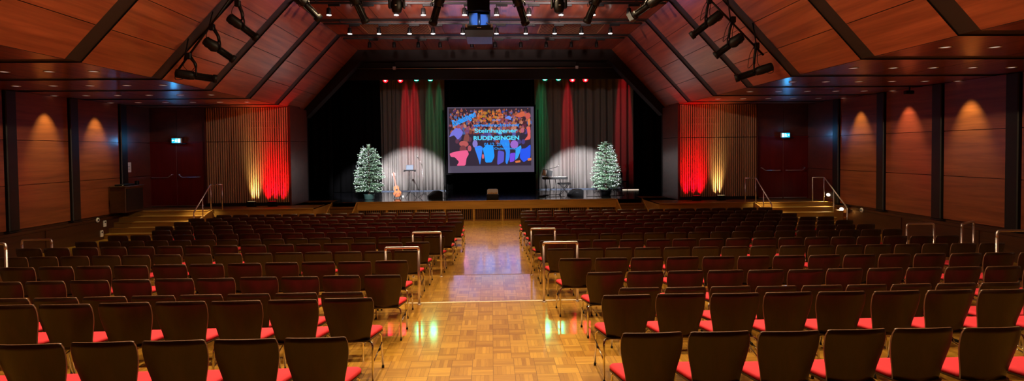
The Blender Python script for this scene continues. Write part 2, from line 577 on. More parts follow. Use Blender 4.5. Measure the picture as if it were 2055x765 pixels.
# end walls beside the stage: door, slat screen recess, pier
for side, sg in (('left', -1), ('right', 1)):
    xo = XL if sg < 0 else XR                 # outer
    xd = -10.4 if sg < 0 else 10.12           # door | slats
    xs = -7.38 if sg < 0 else 7.10            # slats | pier
    mb = MB()
    a, b = sorted((xo, xd))
    mb.box(a, b, YW + 0.06, YW + 0.2, -0.8, ZS + 0.2, M_DARKWALL)
    mid = (a + b) / 2
    for p, q in ((a + 0.02, mid - 0.006), (mid + 0.006, b - 0.02)):
        mb.box(p, q, YW, YW + 0.06, 2.62, ZS - 0.01, M_DARKWALL)
    struct('wall_front_' + side, mb)
    mb = MB()
    p, q = sorted((xd, xs))
    mb.box(p, q, YW + 1.0, YW + 1.1, -0.8, ZS + 0.2, M_BLACK)
    mb.box(p, q, YW + 0.0, YW + 1.0, ZS + 0.0, ZS + 0.12, M_DARKWALL)
    struct('wall_recess_' + side, mb)
    mb = MB()
    p, q = sorted((xs, xs - sg * 0.06))
    r0, r1 = sorted((xs - sg * 0.002, xs - sg * 0.06))
    for z0, z1 in ((ZST, 2.585), (2.60, ZS - 0.005)):
        mb.box(r0, r1, YW - 0.12, YP, z0, z1, M_DARKWALL)
    struct('wall_pier_' + side, mb)
    # double door
    door = MB()
    d = bpy.data.objects.new('door_1' if sg < 0 else 'door_2', None)
    C.objects.link(d)
    d['kind'] = 'structure'
    a2, b2 = a + 0.06, b - 0.1
    mid = (a2 + b2) / 2
    for p, q, hinge in ((a2, mid - 0.005, -1), (mid + 0.005, b2, 1)):
        mb = MB()
        mb.box(p, q, YW - 0.01, YW + 0.05, ZST + 0.012, 2.56, M_DOOR, bev=0.006)
        mb.box(p + 0.02, q - 0.02, YW - 0.018, YW - 0.008, ZST + 0.02, ZST + 0.05, M_STEEL)
        lf = struct('door_leaf', mb, d)
        mb = MB()
        z = ZST + 1.08
        i0, i1 = p + 0.10, q - 0.14
        up0, up1 = (0.0, 0.10) if hinge * sg > 0 else (0.10, 0.0)
        mb.tube(bend([(i0, YW - 0.01, z + up0), (i0, YW - 0.1, z + up0), (i0 + 0.12, YW - 0.11, z), (i1 - 0.12, YW - 0.11, z), (i1, YW - 0.1, z + up1), (i1, YW - 0.01, z + up1)], 0.04), 0.016, M_STEEL)
        struct('push_bar', mb, lf)
    mb = MB()
    for x in (a2 - 0.05, b2 + 0.005):
        mb.box(x, x + 0.045, YW - 0.015, YW + 0.06, ZST, 2.6, M_DOOR)
    mb.box(a2 - 0.05, b2 + 0.05, YW - 0.015, YW + 0.06, 2.565, 2.615, M_DOOR)
    struct('door_frame', mb, d)
    # slat screen
    sc = thing('slat_screen', ('light wooden slat screen washed with red and warm light beside the ' + ('guitar-side' if sg < 0 else 'keyboard-side') + ' pier'), 'slat screen', ((xd + xs) / 2, YW - 0.05, ZST), group='slat screens beside the stage')
    n = 36
    p, q = sorted((xd, xs))
    cx = (xd + xs) / 2
    pit = (q - p - 0.06) / n
    for nm, z0, z1 in (('lower_slats', 0.12, 2.345), ('upper_slats', 2.37, 3.60)):
        mb = MB()
        for k in range(n):
            x = p + 0.03 + pit * (k + 0.5) - cx
            mb.box(x - 0.021, x + 0.021, -0.03, 0.03, z0, z1, M_SLAT)
        mb.box(p - cx, q - cx, 0.035, 0.06, z0 + 0.02, z0 + 0.08, M_BLACK)
        mb.box(p - cx, q - cx, 0.035, 0.06, z1 - 0.1, z1 - 0.04, M_BLACK)
        mb.build(nm, sc)
    mb = MB()
    mb.box(p - cx, q - cx, 0.10, 0.13, 0.02, 2.35, M_SLATBACK)
    mb.build('backing_panel', sc)
    mb = MB()
    mb.box(p - cx, q - cx, -0.05, 0.07, 0.0, 0.11, M_BLACK)
    mb.box(p - cx, p - cx + 0.025, -0.05, 0.09, 0.0, 3.61, M_DARKWALL)
    mb.box(q - cx - 0.025, q - cx, -0.05, 0.09, 0.0, 3.61, M_DARKWALL)
    mb.build('surround', sc)
    # gallery rail seen between the upper slats
    rl = thing('gallery_rail', 'metal rail and box behind the upper slats of the ' + ('guitar-side' if sg < 0 else 'keyboard-side') + ' screen', 'rail', (cx - sg * 0.35, YW + 0.5, 2.5), group='rails behind the slat screens')
    mb = MB()
    mb.tube([(-0.6, 0, 0.62), (0.6, 0, 0.62)], 0.02, M_STEEL)
    mb.tube([(-0.45, 0, 0.86), (0.45, 0, 0.86)], 0.012, M_STEEL)
    for x in (-0.5, 0, 0.5):
        mb.tube([(x, 0, 0.0), (x, 0, 0.62)], 0.014, M_STEEL)
    mb.build('rail', rl)
    mb = MB()
    mb.box(-0.5, 0.25, -0.1, 0.1, 0.1, 0.32, M_GREYP, bev=0.02)
    mb.build('control_box', rl)
    mb = MB()
    mb.box(p, q, YW + 0.1, YW + 1.0, 2.42, 2.5, M_BLACK)
    struct('floor_gallery', mb)

# proscenium band
mb = MB()
B = 0.42
out = [(CL - 0.12, ZS - 0.02), (TL - 0.03, ZT + 0.04), (TR + 0.03, ZT + 0.04), (CR + 0.12, ZS - 0.02)]
inn = [(CL + 0.10, ZS - 0.30), (TL + 0.12, ZT - B), (TR - 0.12, ZT - B), (CR - 0.10, ZS - 0.30)]
for i in range(3):
    a, b, c, d2 = out[i], out[i + 1], inn[i + 1], inn[i]
    mb.hexa([(a[0], YP, a[1]), (b[0], YP, b[1]), (c[0], YP, c[1]), (d2[0], YP, d2[1]),
             (a[0], YP + 0.5, a[1]), (b[0], YP + 0.5, b[1]), (c[0], YP + 0.5, c[1]), (d2[0], YP + 0.5, d2[1])], M_PROS)
mb.box(CL - 0.15, CL + 0.07, YP, YP + 0.3, ZST, ZS - 0.02, M_PROS)
mb.box(CR - 0.07, CR + 0.15, YP, YP + 0.3, ZST, ZS - 0.02, M_PROS)
struct('wall_proscenium', mb)
# stage house shell
mb = MB()
mb.box(-11.2, -11.0, YP + 0.3, 28.2, -0.8, 7.6, M_BLACK)
mb.box(10.8, 11.0, YP + 0.3, 28.2, -0.8, 7.6, M_BLACK)
mb.box(-11.2, 11.0, 28.0, 28.2, -0.8, 7.6, M_BLACK)
mb.box(-11.2, CL - 0.1, YP + 0.3, YP + 0.4, -0.8, 7.6, M_BLACK)
mb.box(CR + 0.1, 11.0, YP + 0.3, YP + 0.4, -0.8, 7.6, M_BLACK)
mb.box(CL - 0.1, CR + 0.1, YP + 0.3, YP + 0.4, ZT - 0.1, 7.6, M_BLACK)
struct('wall_stage', mb)
mb = MB()
mb.box(-11.2, 11.0, YP + 0.3, 28.2, 7.6, 7.7, M_BLACK)
struct('ceiling_stage', mb)

# stage and side platforms
SXL, SXR = -5.15, 4.9                    # straight front
PXL, PXR = -6.15, 5.95                   # inner sides of the platforms
mb = MB()
mb.box(SXL, SXR, YFS, 22.3, ZST - 0.02, ZST, M_STAGE)
mb.box(-11.0, 10.8, 22.3, 28.0, ZST - 0.02, ZST, M_STAGE)
mb.box(PXL, SXL, 21.3, 22.3, ZST - 0.02, ZST, M_STAGE)
mb.box(SXR, PXR, 21.3, 22.3, ZST - 0.02, ZST, M_STAGE)
stg = struct('floor_stage', mb)


def fascia(name, x0, x1, Y, zb, npanel, parent, centre=None):
    mb = MB()
    mb.box(x0, x1, Y - 0.03, Y, zb, ZST + 0.004, M_OAK)
    mb.box(x0, x1, Y - 0.045, Y + 0.06, ZST - 0.02, ZST + 0.006, M_OAK)
    struct(name + '_band', mb, parent)
    mb = MB()
    mb.box(x0, x1, Y + 0.08, Y + 0.1, ZD, zb, M_BLACK)
    step = (x1 - x0) / npanel
    for k in range(npanel + 1):
        x = x0 + step * k
        mb.box(max(x0, x - 0.04), min(x1, x + 0.04), Y - 0.015, Y + 0.03, ZD, zb, M_OAK)
    for k in range(npanel):
        m = max(6, int(step / 0.075))
        for j in range(1, m):
            x = x0 + step * k + step * j / m
            mb.box(x - 0.015, x + 0.015, Y, Y + 0.03, ZD + 0.03, zb, M_OAKDARK)
    mb.box(x0, x1, Y - 0.01, Y + 0.03, ZD, ZD + 0.05, M_OAKDARK)
    struct(name + '_grille', mb, parent)


fascia('stage_front', SXL, SXR, YFS, -0.09, 9, stg)
PF = {}
for side, sg, xi, xst, xo in (('left', -1, PXL, -9.65, XL), ('right', 1, PXR, 9.45, XR)):
    mb = MB()
    a, b = sorted((xi, xo))
    mb.box(a, b, YFP, YW + 1.0, ZST - 0.03, ZST, M_OAKDARK)
    a2, b2 = sorted((xi, -7.4 if sg < 0 else 7.15))
    mb.box(a2, b2, YW, 22.3, ZST - 0.03, ZST, M_OAKDARK)
    x2, x3 = sorted((xi, xi + sg * 0.05))
    mb.box(x2, x3, YFP, 22.3, ZD, ZST - 0.001, M_OAK)
    plat = struct('floor_platform_' + side, mb)
    a, b = sorted((xi, xst))
    fascia('platform_front', a, b, YFP, -0.02, 3, plat)
    # wide stairs between platform and side wall
    mb = MB()
    a, b = sorted((xst, xo - sg * 0.0))
    for k in range(5):
        y = 19.1 - 0.25 * k
        z = ZST - 0.158 * k
        mb.box(a, b, y, y + 0.28 if k else YFP + 0.02, ZD, z - 0.03, M_OAK)
        mb.box(a, b, y - 0.02, y + 0.28 if k else YFP + 0.02, z - 0.03, z, M_OAK, bev=0.006)
    struct('floor_stairs_' + side, mb)
    # stringer wall at the inner side of the stairs
    mb = MB()
    x2, x3 = sorted((xst, xst + -sg * 0.06))
    mb.rings([[(x2, YFP, ZD), (x2, 17.95, ZD), (x2, 17.95, -0.12), (x2, YFP, ZST - 0.001)], [(x3, YFP, ZD), (x3, 17.95, ZD), (x3, 17.95, -0.12), (x3, YFP, ZST - 0.001)]], M_OAK)
    struct('trim_stringer_' + side, mb)
    # narrow steps up to the stage beside the stage front
    mb = MB()
    a, b = sorted((xi, SXL if sg < 0 else SXR))
    for k in range(4):
        z = ZST - 0.1975 * (k + 1) + 0.03
        y0 = 21.3 - 0.35 * (k + 1)
        mb.box(a + 0.04, b - 0.04, y0, 21.3, ZD, z - 0.035, M_OAKDARK)
        mb.box(a + 0.04, b - 0.04, y0 - 0.02, y0 + 0.36, z - 0.035, z, M_OAKDARK)
    for x in (a, b - 0.04):
        mb.rings([[(x, 21.3, ZD), (x, 19.85, ZD), (x, 19.85, -0.42), (x, 21.3, ZST + 0.0)], [(x + 0.04, 21.3, ZD), (x + 0.04, 19.85, ZD), (x + 0.04, 19.85, -0.42), (x + 0.04, 21.3, ZST + 0.0)]], M_OAK)
    struct('floor_stage_steps_' + side, mb)

# ------------------------------------------------------------------ chairs
def chair_meshes():
    P = {}
    # plywood back, seen from behind: wide rounded shoulders, narrowing towards the seat
    mb = MB()
    nv = 10
    US = [-1, -.985, -.955, -.9, -.75, -.5, -.25, 0, .25, .5, .75, .9, .955, .985, 1]
    nu = len(US) - 1
    zb, zt = 0.398, 0.817
    def half(t):
        pts = [(0, .180), (.1, .184), (.2, .191), (.3, .200), (.4, .210), (.5, .2195), (.6, .227), (.7, .2315), (.8, .2325), (.9, .230), (1.0, .223)]
        for (a, x), (b, y) in zip(pts, pts[1:]):
            if t <= b:
                k = (t - a) / (b - a)
                return x + (y - x) * k
        return pts[-1][1]
    front, back = [], []
    for j in range(nv + 1):
        t = j / nv
        for i in range(nu + 1):
            u = US[i]
            hw = half(t)
            z = zb + (zt - zb) * t
            if j == nv:
                z += 0.012 * (1 - u * u) - {1: 0.016, .985: 0.007, .955: 0.002}.get(abs(u), 0)
            x = u * hw * (0.99 if (j == nv and abs(u) > 0.99) else 1)
            te = (z - zb) / (zt - zb)
            y = -0.175 - 0.075 * te + 0.02 * te * (1 - te) + 0.048 * u * u - 0.01
            front.append((x, y + 0.013, z))
            back.append((x, y, z))
    n = len(front)
    mb.v = front + back
    k = nu + 1
    for j in range(nv):
        for i in range(nu):
            a = j * k + i
            mb.face((a + 1, a, a + k, a + k + 1), M_CHAIR, True)
            mb.face((n + a, n + a + 1, n + a + k + 1, n + a + k), M_CHAIR, True)
    for i in range(nu):
        a, b = nv * k + i, i
        mb.face((a, n + a, n + a + 1, a + 1), M_PLYEDGE)
        mb.face((b, b + 1, n + b + 1, n + b), M_PLYEDGE)
    for j in range(nv):
        a, b = j * k, j * k + nu
        mb.face((a, n + a, n + a + k, a + k), M_PLYEDGE)
        mb.face((b, b + k, n + b + k, n + b), M_PLYEDGE)
    P['backrest'] = mb.mesh('backrest')

    def seatring(sx, sy0, sy1, z, r):
        o = []
        wf, wb = sx, sx * 0.80
        cs = [(wf, sy1, 0), (-wf, sy1, 1), (-wb, sy0, 2), (wb, sy0, 3)]
        for x, y, q in cs:
            cx = x - math.copysign(r, x)
            cy = y - (r if y > 0 else -r)
            for a in range(4):
                th = PI / 2 * q + a / 3 * PI / 2
                o.append((cx + r * math.cos(th), cy + r * math.sin(th), z - (0.015 * max(0, (cy - 0.1)) / 0.1)))
        return o
    mb = MB()
    mb.rings([seatring(.238, -.185, .225, .393, .05), seatring(.238, -.185, .225, .406, .05)], M_CHAIR)
    P['seat'] = mb.mesh('seat')
    mb = MB()
    mb.rings([seatring(.234, -.125, .22, .406, .05), seatring(.237, -.125, .222, .425, .05), seatring(.226, -.118, .21, .440, .045), seatring(.17, -.09, .15, .446, .03)], M_RED, smooth=True)
    P['seat_cushion'] = mb.mesh('seat_cushion')
    for nm, pts in (('rear', [(.15, -.14, .383), (.2, -.165, .383), (.215, -.19, .36), (.222, -.225, 0.012)]), ('front', [(.15, .09, .383), (.2, .12, .383), (.222, .145, .36), (.230, .2, 0.012)])):
        for s in (-1, 1):
            mb = MB()
            q = [(s * x, y, z) for x, y, z in pts]
            mb.tube(bend(q, 0.035, 3), 0.011, M_CHROME, 7)
            x, y, z = q[-1]
            mb.tube([(x, y, 0.0), (x, y, 0.022)], 0.0135, M_RUBBER, 7)
            P['leg', nm, s] = mb.mesh('leg')
    mb = MB()
    mb.tube([(-.16, -.14, .383), (.16, -.14, .383)], 0.011, M_CHROME, 7)
    mb.tube([(-.16, .09, .383), (.16, .09, .383)], 0.011, M_CHROME, 7)
    mb.tube([(0, -.14, .383), (0, .09, .383)], 0.009, M_CHROME, 6)
    P['seat_frame'] = mb.mesh('seat_frame')
    for s in (-1, 1):
        mb = MB()
        mb.tube([(s * .219, -.205, .20), (s * .231, .165, .27)], 0.007, M_CHROME, 6)
        mb.box(s * .234 - 0.006, s * .234 + 0.006, .02, .06, .235, .262, M_RUBBER)
        P['stretcher', s] = mb.mesh('stretcher')
    return P


CH = chair_meshes()
CH_PARTS = [('backrest', 'backrest'), ('seat', 'seat'), ('seat_cushion', 'seat_cushion'), ('leg', ('leg', 'rear', -1)), ('leg', ('leg', 'rear', 1)),
            ('leg', ('leg', 'front', -1)), ('leg', ('leg', 'front', 1)), ('seat_frame', 'seat_frame'), ('stretcher', ('stretcher', -1)), ('stretcher', ('stretcher', 1))]
proto = thing('stacking_chair', 'x', 'chair')
proto_parts = []
for nm, key in CH_PARTS:
    o = bpy.data.objects.new(nm, CH[key])
    C.objects.link(o)
    o.parent = proto
    if nm == 'seat_cushion':
        o['label'] = 'red cushion'
    if nm == 'leg':
        o['label'] = 'chrome leg'
    proto_parts.append(o)
used = [False]


def place_chair(x, y, z, rz, label, group):
    if not used[0]:
        used[0] = True
        r = proto
    else:
        r = proto.copy()
        C.objects.link(r)
        for p in proto_parts:
            c = p.copy()
            C.objects.link(c)
            c.parent = r
    r.location = (x, y, z)
    r.rotation_euler = (0, 0, rz)
    r['label'] = label
    r['category'] = 'chair'
    r['group'] = group
    return r


# rows from the viewpoint to the stage: y of the back's top edge, floor, inner ends of both blocks
ROWS = [(3.99, ZA, -1.06, 0.945), (5.05, ZA, -1.10, 1.02), (6.00, ZB, -1.41, 1.40), (6.80, ZB, -1.13, 1.18), (7.68, ZB, -1.18, .95),
        (9.45, ZC, -1.22, .96), (10.32, ZC, -1.17, .90), (12.3, ZD, -1.06, .95), (13.15, ZD, -.93, .92), (13.95, ZD, -.91, .90),
        (14.73, ZD, -.78, .885), (15.6, ZD, -.79, .84), (16.42, ZD, -.84, .86), (17.2, ZD, -.93, .95)]
PITCH = 0.508
LEFT_END = [-9, -9, -9, -9, -9, -8.3, -8.6, -9.4, -8.9, -8.6, -8.9, -8.9, -8.9, -8.6]
RIGHT_END = [9, 9, 9, 9, 9.2, 9.0, 9.0, 9.4, 9.4, 9.3, 9.3, 9.2, 9.1, 9.0]
rng = random.Random(3)
places = []
for ri, (yb, z, xl, xr) in enumerate(ROWS):
    yc = yb + 0.245
    vis_l, vis_r = -(0.865 * yc + 0.35), 1.009 * yc + 0.45
    for sd, x0, lim in ((-1, xl, max(vis_l, LEFT_END[ri])), (1, xr, min(vis_r, RIGHT_END[ri]))):
        k = 0
        x = x0 + sd * 0.232
        while (x > lim) if sd < 0 else (x < lim):
            dy = (-0.06 - 0.02 * (x - 1)) if (sd > 0 and ri < 7) else 0.0
            places.append((ri, sd, k, x + rng.uniform(-.006, .006), yc + dy + rng.uniform(-.012, .012), z, rng.uniform(-.012, .012)))
            k += 1
            x += sd * PITCH
N_IND = sum(1 for p in places if p[0] < 11)
print('CHAIRS', N_IND, len(places))
for ri, sd, k, x, y, z, rz in places[:N_IND]:
    side = 'guitar' if sd < 0 else 'keyboard'
    lab = 'dark wooden chair, %s side, %s row from the camera, %s from the aisle' % (side, ORD[ri + 1], ORD[k + 1])
    place_chair(x, y, z, rz, lab, 'red-cushioned chairs of the %s-side block' % side)
rest = MB()
pm = {}
for nm, key in CH_PARTS:
    me = CH[key]
    m = MB()
    m.v = [tuple(v.co) for v in me.vertices]
    m.mats = list(me.materials)
    for p in me.polygons:
        m.f.append(tuple(p.vertices))
        m.m.append(p.material_index)
        m.sm.append(p.use_smooth)
    pm[key] = m
for ri, sd, k, x, y, z, rz in places[N_IND:]:
    T = Matrix.Translation((x, y, z)) @ Matrix.Rotation(rz, 4, 'Z')
    for key in pm:
        rest.add(pm[key], T)
tag(rest.build('stacking_chair_rows'), 'dark wooden chairs filling the front rows nearest the stage', 'chair', 'front rows of chairs', 'stuff')

# ------------------------------------------------------------------ tubular guard rails in the hall
def u_rail(loc, wdt, h, label, group, r=0.019, round_=0.02, rz=0.0, drop=0.0, depth2=0.0, drop_post=0.0):
    t = thing('guard_rail', label, 'railing', loc, rz, group)
    mb = MB()
    mb.tube(bend([(0, 0, h - round_ - 0.03), (0, 0, h), (wdt, depth2, h - drop), (wdt, depth2, h - drop - round_ - 0.03)], round_, 5), r, M_STEEL, 12)
    mb.build('top_bar', t)
    for x, y, hh, zb in ((0, 0, h, 0), (wdt, depth2, h - drop, -drop_post)):
        mb = MB()
        mb.tube([(x, y, zb), (x, y, hh - round_ - 0.02)], r, M_STEEL, 12)
        mb.lathe([(0.03, 0), (0.03, 0.008), (r, 0.014)], M_STEEL, 12, Matrix.Translation((x, y, zb)))
        mb.build('post', t)


u_rail((-1.62, 8.40, ZB), 0.50, .88, 'steel tube railing at the step edge, guitar side of the aisle, nearer the camera', 'guard rails beside the centre aisle')
u_rail((0.80, 8.40, ZB), 0.52, .92, 'steel tube railing at the step edge, keyboard side of the aisle, nearer the camera', 'guard rails beside the centre aisle')
u_rail((-1.58, 11.02, ZC), 0.56, .90, 'steel tube railing farther along the aisle, guitar side, by the second step', 'guard rails beside the centre aisle')
u_rail((0.80, 11.02, ZC), 0.48, .94, 'steel tube railing farther along the aisle, keyboard side, by the second step', 'guard rails beside the centre aisle')
u_rail((-9.16, 11.02, ZC), 0.56, .88, 'round-cornered steel railing before the dark dado, guitar-side wall', 'guard rails at the outer ends of the rows', round_=0.07, r=0.021)
u_rail((-7.78, 8.40, ZB), 0.56, 1.04, 'round-cornered steel railing cut by the photo edge, guitar side', 'guard rails at the outer ends of the rows', round_=0.07, r=0.021)
u_rail((8.62, 11.02, ZC), 0.58, .92, 'round-cornered steel railing beside the row ends, keyboard side, farther of its pair', 'guard rails at the outer ends of the rows', round_=0.07, r=0.021)
u_rail((9.38, 10.55, ZC), 0.70, .97, 'slanting steel handrail by the keyboard-side wall, between two upright railings', 'guard rails at the outer ends of the rows', round_=0.06, r=0.021, depth2=0.5, drop=0.02)
u_rail((8.05, 8.40, ZB), 0.60, .99, 'round-cornered steel railing cut by the photo edge, keyboard side', 'guard rails at the outer ends of the rows', round_=0.09, r=0.021)


def stair_rail(xp, sgn, side_label, ext, low=0.0):
    t = thing('stair_handrail', side_label, 'handrail', (xp, 18.0, ZD), 0, 'handrails of the platform stairs')
    z = lambda a: a - ZD
    top = [(ext, 1.1, z(1.10)), (0, 1.1, z(1.10)), (0, low, z(0.27 + 0.75 * low))]
    mb = MB()
    mb.tube(bend(top, 0.05), 0.021, M_STEEL, 10)
    mb.build('hand_bar', t)
    for x, y, z0, z1 in ((ext, 1.18 - 0.08, ZST, 1.10), (0, 1.1, ZST, 1.10), (0, 0.55, -0.09, 0.70), (0, low, ZD, 0.27 + 0.75 * low)):
        mb = MB()
        zz = z0 if not (y < 0.3) else ZD
        mb.tube([(x, y, z(zz)), (x, y, z(z1))], 0.017, M_STEEL, 8)
        mb.build('post', t)
    mb = MB()
    mb.box(-0.012, 0.012, 0.03, 0.52, z(-0.30), z(0.02), M_OAKDARK)
    mb.build('infill_panel', t)


stair_rail(-9.58, -1, 'steel handrail of the wide stairs on the cabinet side', 0.38)
stair_rail(9.40, 1, 'steel handrail of the wide stairs below the slat screen, keyboard side', -0.38)
stair_rail(11.88, 1, 'steel handrail of the wide stairs with lit step lights along the wall', -0.42, -0.18)
for y, z in ((19.12, 0.47), (18.37, 0.04)):
    t = thing('step_light', 'glowing oval step light in the stair wall, ' + ('upper' if y > 18.6 else 'lower') + ' of two', 'light', (12.06, y, z), 0, 'step lights by the stairs')
    mb = MB()
    mb.box(-0.005, 0.13, -0.24, 0.24, -0.12, 0.12, M_DADO, bev=0.004)
    mb.build('plate', t)
    mb = MB()
    mb.lathe([(0.075, 0), (0.07, 0.02), (0.04, 0.03)], M_E_STEP, 16, Matrix.Translation((-0.004, 0, 0)) @ Matrix.Rotation(-PI / 2, 4, 'Y') @ Matrix.Diagonal((0.75, 1.4, 1, 1)))
    mb.build('diffuser', t)
    light('SPOT', (11.98, y, z), 70, (1.0, 0.80, 0.40), aim=(10.9, y - 0.5, -0.9), size=0.06, angle=100, blend=0.9)
for sx in (-11.0, 10.6):
    light('SPOT', (sx, 18.2, ZS - 0.05), 150, (1.0, 0.78, 0.40), aim=(sx, 18.5, 0), size=0.05, angle=50, blend=0.9)
# bare lights added above the stair sides to brighten the steps
light('SPOT', (-9.85, 18.7, 0.75), 45, (1.0, 0.78, 0.38), aim=(-9.9, 18.9, -0.2), size=0.05, angle=110, blend=0.8)
light('SPOT', (9.62, 18.7, 0.75), 45, (1.0, 0.78, 0.38), aim=(9.7, 18.9, -0.2), size=0.05, angle=110, blend=0.8)

# ------------------------------------------------------------------ ceiling fittings
# recessed downlights in the soffits
for rk, (y0, rowname) in enumerate(((9.05, 'fifth'), (11.4, 'fourth'), (13.75, 'third'), (16.05, 'second'), (18.35, 'first'))):
    for sd in (-1, 1):
        for k in range(6 if rk > 0 else 6):
            x = (-7.97 - 0.87 * k) if sd < 0 else (7.72 + 0.87 * k)
            if abs(x) > 12.6 or (sd > 0 and x > 12.1):
                continue
            if abs(x) > (0.9 * y0 if sd < 0 else 1.02 * y0):
                continue
            side = 'guitar' if sd < 0 else 'keyboard'
            t = thing('recessed_downlight', 'pale round downlight in the %s-side soffit, %s row from the stage, %s from the slope' % (side, rowname, ORD[k + 1]), 'light', (x, y0, ZS - 0.002), 0, 'recessed downlights of the side soffits')
            mb = MB()
            mb.lathe([(0.095, 0.002), (0.10, -0.004), (0.085, -0.010), (0.078, 0.0)], M_WHITE, 16)
            mb.build('trim_ring', t)
            mb = MB()
            mb.lathe([(0.078, -0.001), (0.06, -0.004), (0.001, -0.005)], M_E_DOWN, 16)
            mb.build('diffuser', t)
# wall-washing lamps: warm scallops on the side panels
for sd, ys in ((-1, (15.8, 17.75)), (1, (17.5, 15.45, 13.4))):
    for y in ys:
        x = -11.95 if sd < 0 else 11.65
        xw = XL + 0.09 if sd < 0 else XR - 0.09
        red = (sd > 0 and y == 15.45)
        light('SPOT', (x, y, ZS - 0.03), 200, (1.0, 0.55, 0.38) if red else (1.0, 0.92, 0.34), aim=(xw, y, 2.35), size=0.03, angle=54, blend=0.9)

# track rails under the dark strips of the flat ceiling
TRK = ((14.85, [666, 733, 800, 854, 936, 999.6, 1064, 1128, 1192, 1263], True, 'first'), (17.2, [707, 765, 826, 872.6, 932, 999, 1057.5, 1115, 1168.5, 1226], True, 'second'), (19.45, [745.7, 794.6, 842.8, 886.5, 949.7, 995.8, 1047.5, 1098, 1148, 1198.5], False, 'third'))
for y, xs, lit, nm in TRK:
    t = tag(MB().build('lighting_track'), 'x', 'track') if False else thing('lighting_track', 'black lighting track across the ceiling, %s from the camera' % nm, 'track', (0, y, ZT - 0.1), 0, 'ceiling lighting tracks')
    mb = MB()
    mb.box(TL + 0.15, TR - 0.15, -0.03, 0.03, -0.03, 0.02, M_BLACK)
    mb.build('rail', t)
    for x in (-4.6, -2.3, 0.0, 2.2, 4.3):
        mb = MB()
        mb.tube([(x, 0, 0.02), (x, 0, 0.15)], 0.012, M_BLACK, 6)
        mb.build('hanger', t)
    for i, px in enumerate(xs):
        a = math.atan((px - 1027.5) / 1100.0) + 0.0386
        x = math.tan(a) * (y + 0.02)
        s = thing('track_spotlight', ('lit' if lit else 'unlit') + ' small black spotlight, %s along the %s ceiling track' % (ORD[i + 1], nm), 'spotlight', (x, y, ZT - 0.13), 0, 'small spotlights on the %s track' % nm)
        mb = MB()
        mb.box(-0.02, 0.30, -0.025, 0.025, -0.06, 0.0, M_LAMP, bev=0.008)
        mb.build('adapter', s)
        mb = MB()
        mb.tube([(0, 0, -0.05), (0, 0, -0.12)], 0.012, M_LAMP, 6)
        mb.build('arm', s)
        mb = MB()
        mb.lathe([(0.035, -0.10), (0.058, -0.12), (0.062, -0.22), (0.068, -0.29), (0.06, -0.292), (0.055, -0.27)], M_LAMP, 14)
        mb.build('head', s)
        mb = MB()
        mb.lathe([(0.056, -0.284), (0.062 if lit else 0.05, -0.296), (0.001, -0.312 if lit else -0.29)], M_E_HEAD if lit else M_LENS, 14)
        mb.build('lens', s)
        if lit and i % 2 == 0:
            light('SPOT', (x, y, ZT - 0.47), 330, (1.0, 0.74, 0.40), aim=(x, y + (0.8 if y > 16 else 0.2), 0), size=0.05, angle=92, blend=0.8)

# ventilation grilles
for x0, x1, lab in ((-4.15, -1.95, 'guitar'), (1.65, 3.75, 'keyboard')):
    t = thing('ceiling_grille', 'cream perforated ventilation grille in the flat ceiling, %s side' % lab, 'grille', ((x0 + x1) / 2, 18.35, ZT - 0.002), 0, 'ventilation grilles in the ceiling')
    h = (x1 - x0) / 2
    mb = MB()
    mb.box(-h, h, -0.75, 0.75, -0.02, 0.002, M_VENT)
    mb.build('frame', t)
    mb = MB()
    for i in range(44):
        x = -h + 0.06 + (2 * h - 0.12) * i / 43
        mb.box(x - 0.012, x + 0.012, -0.68, 0.68, -0.024, -0.019, M_VENTH)
    mb.build('slots', t)


